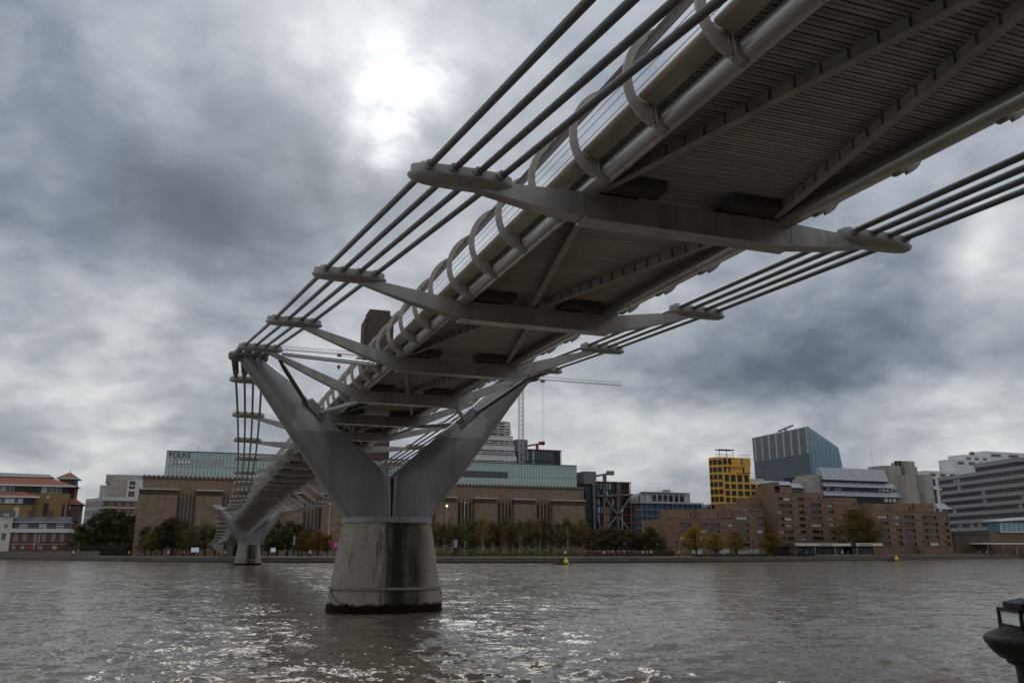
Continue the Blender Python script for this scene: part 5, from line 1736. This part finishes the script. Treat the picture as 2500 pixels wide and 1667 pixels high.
for u, v, wd, lab in ((1700, 1283, 1.15, 'tallest yellow autumn tree before the brown flats'), (1748, 1300, 1.1, 'second yellow autumn tree before the brown flats'), (1797, 1292, 1.1, 'third yellow autumn tree before the brown flats, left of the round one'), (1881, 1299, 1.25, 'round yellow autumn tree nearest the pub before the brown flats')):
    tree('autumn_tree', lab, 'yellow trees before the flats', 'round', 'leaf_yellow' if u != 1797 else 'leaf_orange', u, v, 214, wd)
tree('plane_tree', 'large round olive-brown tree before the flats beside the pub', None, 'round', 'leaf_olive', 2093, 1241, 224, 1.12)
tree('plane_tree', 'olive-brown tree crown merging with the large tree beside the pub', None, 'round', 'leaf_olive', 2122, 1262, 228, 1.1)
for u, v, lf, lab in ((1938, 1322, 'leaf_olive', 'small shrub tree at the left end of the pub'), (2238, 1331, 'leaf_dark', 'small dark round shrub before the right wing of the flats'), (2300, 1330, 'leaf_olive', 'small yellowish tree before the right end of the flats'), (2362, 1326, 'leaf_olive', 'small yellow-green tree before the low brown block'), (2420, 1327, 'leaf_dark', 'small dark tree beside the white lower canopy')):
    tree('small_tree', lab, None, 'bush', lf, u, v, bank_y(at(u, 1345, 230).x) + 8, .8)
# hedges: leafy boxes
def hedge(label, u0, u1, vtop, Y, leaf):
    rng = random.Random(int(u0))
    x0, x1 = at(u0, 1345, Y).x, at(u1, 1345, Y).x
    h = at(u0, vtop, Y).z - GZ
    b = MB()
    for k in range(int((x1 - x0) * h * 26)):
        p = Vector((rng.uniform(x0, x1), Y + rng.uniform(-.9, .9), GZ + h * rng.random() * (.85 + .25 * sin(k * .37))))
        u_ = Vector((rng.gauss(0, 1), rng.gauss(0, 1), rng.gauss(0, 1))).normalized()
        v_ = u_.cross(Vector((rng.gauss(0, 1), rng.gauss(0, 1), rng.gauss(0, 1)))).normalized()
        s_ = rng.uniform(.14, .3)
        b.add([p - u_ * s_, p - v_ * s_ * .7, p + u_ * s_, p + v_ * s_ * .7], [(0, 1, 2, 3)])
    o = thing('hedge', label, 'hedge', ((x0 + x1) / 2, Y, GZ))
    b.build('foliage', M[leaf], o)
    MB().box(x0 + .2, x1 - .2, Y - .4, Y + .4, GZ, GZ + h * .7).build('stems', M['bark'], o)
hedge('dark clipped hedge under the trees left of the gallery', 190, 345, 1322, 330, 'leaf_dark')
hedge('dark hedge under the trees at the left end of the flats', 1590, 1646, 1338, 230, 'leaf_dark')
hedge('low dark hedge along the foot of the yellow trees', 1690, 1885, 1350, 208, 'leaf_dark')
hedge('low dark hedge before the right wing of the flats', 2160, 2330, 1345, 245, 'leaf_dark')
# understorey of the birch grove: uncountable ground cover
b = MB()
rng = random.Random(4)
for k in range(9000):
    u = rng.uniform(1040, 1640)
    Y = rng.uniform(226, 275)
    x = at(u, 1345, Y).x
    p = Vector((x, Y, GZ + rng.random() * (.5 + 3.4 * rng.random() ** 4)))
    u_ = Vector((rng.gauss(0, 1), rng.gauss(0, 1), rng.gauss(0, 1))).normalized()
    v_ = u_.cross(Vector((0, .3, 1))).normalized()
    s_ = rng.uniform(.15, .42)
    b.add([p - u_ * s_, p - v_ * s_ * .7, p + u_ * s_, p + v_ * s_ * .7], [(0, 1, 2, 3)])
tag(b.build('undergrowth', M['leaf_birch']), 'rough green undergrowth beneath the birch grove', None, None, 'stuff')
# clipped lawn strip
M['grass'] = mat('bank_grass', (.045, .060, .020), .95, 0, .3, .5)
x0, x1 = at(1085, 1345, 222).x, at(1420, 1345, 222).x
MB().box(x0, x1, 218, 276, GZ + .004, GZ + .12).build('lawn', M['grass'])
tag(bpy.data.objects['lawn'], kind='structure')

# ------------------------------------------------------------------ people (distant walkers)
def cloth(name, c):
    if name not in M:
        M[name] = mat('cloth_' + name, c, .85, 0, .15, 6)
    return M[name]
SKIN = mat('skin', (.45, .28, .20), .6, 0, .1)
HAIR = mat('hair', (.04, .03, .022), .7)
TROUS = mat('dark_trousers', (.03, .03, .036), .85)
CL = dict(black=(.02, .02, .022), red=(.38, .03, .035), white=(.75, .75, .72), blue=(.04, .07, .20), teal=(.05, .24, .26), pink=(.5, .12, .2), grey=(.22, .22, .23), yellow=(.62, .60, .05), brown=(.13, .08, .05))
for n_, c_ in CL.items():
    cloth(n_, c_)
def body_mesh(pose):
    """skinned figure: one continuous surface"""
    st = .16 if pose == 'walk' else .03
    J = [((0, 0, .95), .13), ((0, 0, 1.2), .135), ((0, 0, 1.42), .12), ((0, 0, 1.52), .055), ((0, -.01, 1.62), .085), ((0, 0, 1.72), .075),
         ((.09, 0, .90), .095), ((.10, -st, .50), .065), ((.10, -st * .3, .09), .045), ((.10, -st * .3 - .13, .035), .035),
         ((-.09, 0, .90), .095), ((-.10, st * .6, .50), .065), ((-.10, st * 1.7, .09), .045), ((-.10, st * 1.7 - .13, .035), .035),
         ((.19, 0, 1.40), .06), ((.24, .03, 1.13), .045), ((.23, -.10, .90), .035), ((.22, -.15, .82), .03),
         ((-.19, 0, 1.40), .06), ((-.24, .03, 1.13), .045), ((-.23, -.10 if pose == 'walk' else -.02, .90), .035), ((-.22, -.15 if pose == 'walk' else -.03, .82), .03)]
    E_ = [(0, 1), (1, 2), (2, 3), (3, 4), (4, 5), (0, 6), (6, 7), (7, 8), (8, 9), (0, 10), (10, 11), (11, 12), (12, 13), (2, 14), (14, 15), (15, 16), (16, 17), (2, 18), (18, 19), (19, 20), (20, 21)]
    m = bpy.data.meshes.new('person_skeleton')
    m.from_pydata([j[0] for j in J], E_, [])
    o = bpy.data.objects.new('person_skeleton', m)
    COL.objects.link(o)
    o.modifiers.new('skin', 'SKIN')
    for i, sv in enumerate(m.skin_vertices[0].data):
        sv.radius = (J[i][1], J[i][1])
        sv.use_root = (i == 0)
    o.modifiers.new('sub', 'SUBSURF').levels = 1
    dg = bpy.context.evaluated_depsgraph_get()
    me = bpy.data.meshes.new_from_object(o.evaluated_get(dg))
    bpy.data.objects.remove(o)
    return me
BM = {p: body_mesh(p) for p in ('walk', 'stand')}
PM_ = {}
def person(u, Y, top, label, group=None, pose='walk', x=None, z=None):
    key = (pose, top)
    if key not in PM_:
        me = BM[pose].copy()
        me.materials.clear()
        for m_ in (TROUS, M[top], SKIN, HAIR):
            me.materials.append(m_)
        for f in me.polygons:
            c = f.center
            f.material_index = 0 if c.z < .92 and abs(c.x) < .17 else (3 if c.z > 1.66 or (c.z > 1.55 and c.y > .02) else (2 if c.z > 1.5 or (c.z < .88) else 1))
            f.use_smooth = True
        me.name = 'person'
        PM_[key] = me
    o = bpy.data.objects.new('person', PM_[key])
    link(o)
    o.location = (at(u, 1345, Y).x if x is None else x, Y, GZ + .01 if z is None else z)
    o.rotation_euler = (0, 0, random.random() * 6.28)
    s_ = random.uniform(.95, 1.08)
    o.scale = (s_ * 1.1, s_ * 1.1, s_)
    return tag(o, label, 'person', group)
random.seed(33)
COLS = ['black', 'black', 'grey', 'red', 'white', 'blue', 'pink', 'teal', 'brown', 'black']
# crowd on the walk right of the grove
for k in range(46):
    u = 1425 + 170 * (k + random.random()) / 46
    t_ = random.choice(COLS) if k % 5 else 'red'
    person(u, bank_y(at(u, 1345, 200).x) + 3 + 9 * random.random(), t_, 'person in %s jacket in the crowd on the riverside walk' % t_, 'crowd on the riverside walk', 'walk' if k % 2 else 'stand')
for u, t_, lab in ((179, 'white', 'person in white top before the dark red brick house'), (316, 'yellow', 'person in yellow-green jacket by the stone parapet left of the gallery'), (383, 'black', 'walker in black coat left of the far pier'), (411, 'white', 'walker in white top left of the far pier'), (428, 'black', 'walker in dark coat beside the one in white, left of the far pier'),
                  (449, 'yellow', 'worker in yellow vest left of the far pier'), (551, 'white', 'person in white top under the far end of the bridge'), (757, 'white', 'person in white top between the two piers'), (700, 'black', 'person in dark coat between the two piers'),
                  (1331, 'blue', 'person in blue jacket at the river edge before the birches'), (1380, 'white', 'person in white coat near the moored raft'), (1362, 'red', 'person in red jacket at the river edge beside the one in white'), (1657, 'yellow', 'cyclist-like figure in yellow jacket by the left end of the flats'),
                  (1300, 'black', 'person in black coat before the birch grove'), (1230, 'grey', 'person in grey coat before the birch grove'), (1150, 'black', 'dark figure near the pier before the birch grove')):
    person(u, bank_y(at(u, 1345, 215).x) + 4, t_, lab, None, 'walk')
for k in range(16):
    u = 1945 + 200 * k / 16 + random.uniform(-4, 4)
    t_ = random.choice(COLS)
    person(u, bank_y(at(u, 1345, 205).x) + 3 + 3 * random.random(), t_, 'person in %s clothes on the pub terrace' % t_, 'people on the pub terrace', 'stand')
for k in range(12):
    u = 2385 + 100 * k / 12 + random.uniform(-3, 3)
    t_ = random.choice(COLS)
    person(u, 248 + 3 * random.random(), t_, 'person in %s clothes under the white canopy at right' % t_, 'people under the right canopy', 'stand')
# ------------------------------------------------------------------ lamp posts, boards, signs
M['lamp'] = bpy.data.materials.new('lamp_glass')
M['lamp'].use_nodes = True
t = NT(M['lamp'].node_tree)
t.n('ShaderNodeOutputMaterial', {'Surface': t.n('ShaderNodeEmission', {'Color': (1, .93, .8, 1), 'Strength': 1.3}).outputs[0]})
def lamp_post(label, u, vtop, Y, white=False, lit=False, group=None):
    p = at(u, vtop, Y)
    o = thing('lamp_post', label, 'lamp post', (p.x, Y, GZ), group)
    mm = M['lgrey'] if white else M['black_clad']
    MB().tube([(p.x, Y, GZ), (p.x, Y, p.z - .4)], [.16 if white else .09, .09 if white else .06], 7).build('pole', mm, o)
    MB().lathe([(.1, -.45), (.32, -.3), (.36, .1), (.2, .3)], 10, (p.x, Y, p.z)).build('lamp_head', M['lamp'] if lit else mm, o, smooth=True)
lamp_post('tall pale lamp column with bright head above the birches near the pier', 1091, 1234, 262, True, True)
lamp_post('tall pale mast before the gallery just left of the pier', 806, 1230, 278, True)
lamp_post('tall pale mast among the birches right of the bright lamp', 1135, 1228, 262, True)
lamp_post('pale mast before the braced glass flats', 1519, 1246, 258, True)
for k, u in enumerate((300, 350, 640, 1102, 1445, 1526, 1606)):
    lamp_post(ORD[k] + ' small dark lamp post along the walk before the gallery trees', u, 1329, bank_y(at(u, 1345, 215).x) + 12, False, False, 'small lamps along the walk before the trees')
for k, u in enumerate((1652, 1838, 2198, 2254, 2310)):
    lamp_post(['leftmost', 'second', 'third', 'fourth', 'rightmost'][k] + ' dark lamp post on the walk before the brown flats', u, 1322, bank_y(at(u, 1345, 215).x) + 8, False, False, 'lamp posts before the flats')
M['magenta'] = mat('magenta_board', (.50, .015, .20), .6, 0, .05)
M['screen'] = bpy.data.materials.new('lit_screen')
M['screen'].use_nodes = True
t = NT(M['screen'].node_tree)
cs = t.noise(t.n('ShaderNodeTexCoord').outputs['Object'], 1.6, 3)
t.n('ShaderNodeOutputMaterial', {'Surface': t.n('ShaderNodeEmission', {'Color': t.mix(cs, (.25, .5, .85), (.9, .95, 1)), 'Strength': .35}).outputs[0]})
def board(name, label, cat, u0, u1, v0, v1, Y, material, lines=0, text=None):
    a, c = at(u0, v1, Y), at(u1, v0, Y)
    o = thing(name, label, cat, ((a.x + c.x) / 2, Y, GZ))
    MB().box(a.x, c.x, Y, Y + .35, max(a.z, GZ + .3), c.z).build('panel', material, o)
    for f in (.15, .85):
        xx = a.x + (c.x - a.x) * f
        MB().box(xx - .08, xx + .08, Y + .1, Y + .25, GZ, max(a.z, GZ + .3) + .01).build('post', M['black_clad'], o)
    for k in range(lines):
        z = c.z - (c.z - a.z) * (.12 + .11 * k)
        for q in range(3):
            xa = a.x + (c.x - a.x) * (.14 + .25 * q)
            MB().box(xa, xa + (c.x - a.x) * (.18 - .04 * ((k + q) % 2)), Y - .02, Y - .003, z - .35, z).build('lettering', M['white'], o)
    if text:
        text_mesh('lettering', text, (c.z - a.z) * .8, M['white'], o, (a.x + (c.x - a.x) * .25, Y - .02, a.z + (c.z - a.z) * .25), .01)
board('sign_totem', 'tall black sign totem with white lettering between the piers', 'sign', 713, 723, 1303, 1352, 262, M['black_clad'], 4)
board('sign_totem', 'black sign totem with white lettering among the birches right of the pier', 'sign', 1106, 1119, 1313, 1356, 232, M['black_clad'], 4)
board('magenta_sign', 'bright magenta sign board just left of the concrete pier', 'sign', 811, 832, 1322, 1338, 256, M['magenta'], 0, 'Po')
board('ad_screen', 'white lit advertising screen left of the far pier', 'screen', 466, 486, 1336, 1347, 268, M['screen'])
board('ad_screen', 'blue lit screen on the walk just right of the far pier', 'screen', 661, 673, 1337, 1347, 262, M['screen'])
board('info_board', 'red and yellow boards before the dark red brick house', 'sign', 68, 80, 1331, 1342, 342, M['hook'])
# ------------------------------------------------------------------ moored rafts with buoys
M['rust'] = mat('rusty_steel', (.055, .04, .032), .8, .1, .35, 2)
M['buoy'] = mat('yellow_buoy', (.72, .48, .015), .45, 0, .12, 2)
def raft(label, u, v, w_px, Y0):
    p = at(u, v, Y0)
    s_ = w_px * (Y0 / direction(u, v).y) / FPX
    o = thing('mooring_raft', label, 'raft', (p.x, Y0, 0), 'mooring rafts')
    b = MB()
    b.hexa([(p.x - s_ * .46, Y0 - 1.2, -.2), (p.x + s_ * .46, Y0 - 1.2, -.2), (p.x + s_ * .46, Y0 + 1.2, -.2), (p.x - s_ * .46, Y0 + 1.2, -.2), (p.x - s_ * .40, Y0 - 1.2, .55), (p.x + s_ * .48, Y0 - 1.2, .45), (p.x + s_ * .48, Y0 + 1.2, .45), (p.x - s_ * .40, Y0 + 1.2, .55)])
    b.build('hull', M['rust'], o)
    for f in (-.3, -.05, .2):
        MB().tube([(p.x + s_ * f, Y0 - 1.0, .5), (p.x + s_ * f, Y0 - 1.0, 1.15)], .09, 6).build('bollard', M['black_clad'], o)
    MB().tube([(p.x - s_ * .36, Y0 - 1.0, 1.0), (p.x + s_ * .22, Y0 - 1.0, 1.0)], .05, 5).build('rail', M['rust'], o)
    MB().lathe([(.2, .1), (s_ * .16, .2), (s_ * .19, .5), (s_ * .16, .85), (s_ * .07, 1.15), (s_ * .03, 1.6)], 14, (p.x + s_ * .32, Y0 - 1.3, 0)).build('buoy', M['buoy'], o, smooth=True)
raft('dark moored raft with yellow buoy right of the concrete pier', 1366, 1381, 34, 168)
raft('small dark raft with yellow buoy off the pub at right', 2174, 1368, 28, 196)
# ------------------------------------------------------------------ riverside post at the lower right corner
lp = thing('cast_iron_post', 'black cast-iron post with small glazed lantern head in lower right corner', 'post', (-4.502, 3.004, 1.05))
cx, cy = -4.502, 3.004
MB().lathe([(.16, 1.05), (.14, 1.15), (.105, 1.25), (.092, 1.7), (.097, 2.15), (.100, 2.178), (.104, 2.185)], 28, (cx, cy, 0)).build('stem', M['black'], lp, smooth=True)
b = MB()
prof = [(.10, 2.182), (.122, 2.188), (.130, 2.196), (.133, 2.206), (.158, 2.218), (.182, 2.240), (.196, 2.258), (.199, 2.268), (.209, 2.276), (.215, 2.295), (.210, 2.310), (.185, 2.325), (.15, 2.340), (.128, 2.346), (.122, 2.352)]
b.lathe(prof, 40, (cx, cy, 0))
b.build('flared_bowl', M['black'], lp, smooth=True)
ra = radians(-24)
def rb(x0, x1, y0, y1, z0, z1):
    fr_ = frame((cx, cy, 0), ra)
    return MB(fr_).box(x0, x1, y0, y1, z0, z1)
h = .108
fr_ = frame((cx, cy, 0), ra)
b = MB(fr_)
for sx in (-1, 1):
    for sy in (-1, 1):
        b.box(sx * h - .012 if sx > 0 else -h - .0, sx * h if sx > 0 else -h + .012, sy * h - .012 if sy > 0 else -h, sy * h if sy > 0 else -h + .012, 2.3480, 2.4298)
b.box(-h, h, -h, h, 2.3380, 2.3595)
b.box(-h, h, -h, h, 2.4169, 2.4323)
b.box(-h + .022, h - .022, -h + .022, h - .022, 2.4328, 2.4557)
b.rings([[(s_ * x, s_ * y, z) for x, y in ((-1, -1), (1, -1), (1, 1), (-1, 1))] for s_, z in ((h - .015, 2.4561), (h * .3, 2.4767))])
b.build('lantern_frame', M['black'], lp)
M['frosted'] = mat('frosted_lantern_glass', (.78, .82, .80), .25, 0, .1, 12, spec=.8)
rb(-h + .013, h - .013, -h + .013, h - .013, 2.3599, 2.4163).build('lantern_glass', M['frosted'], lp)
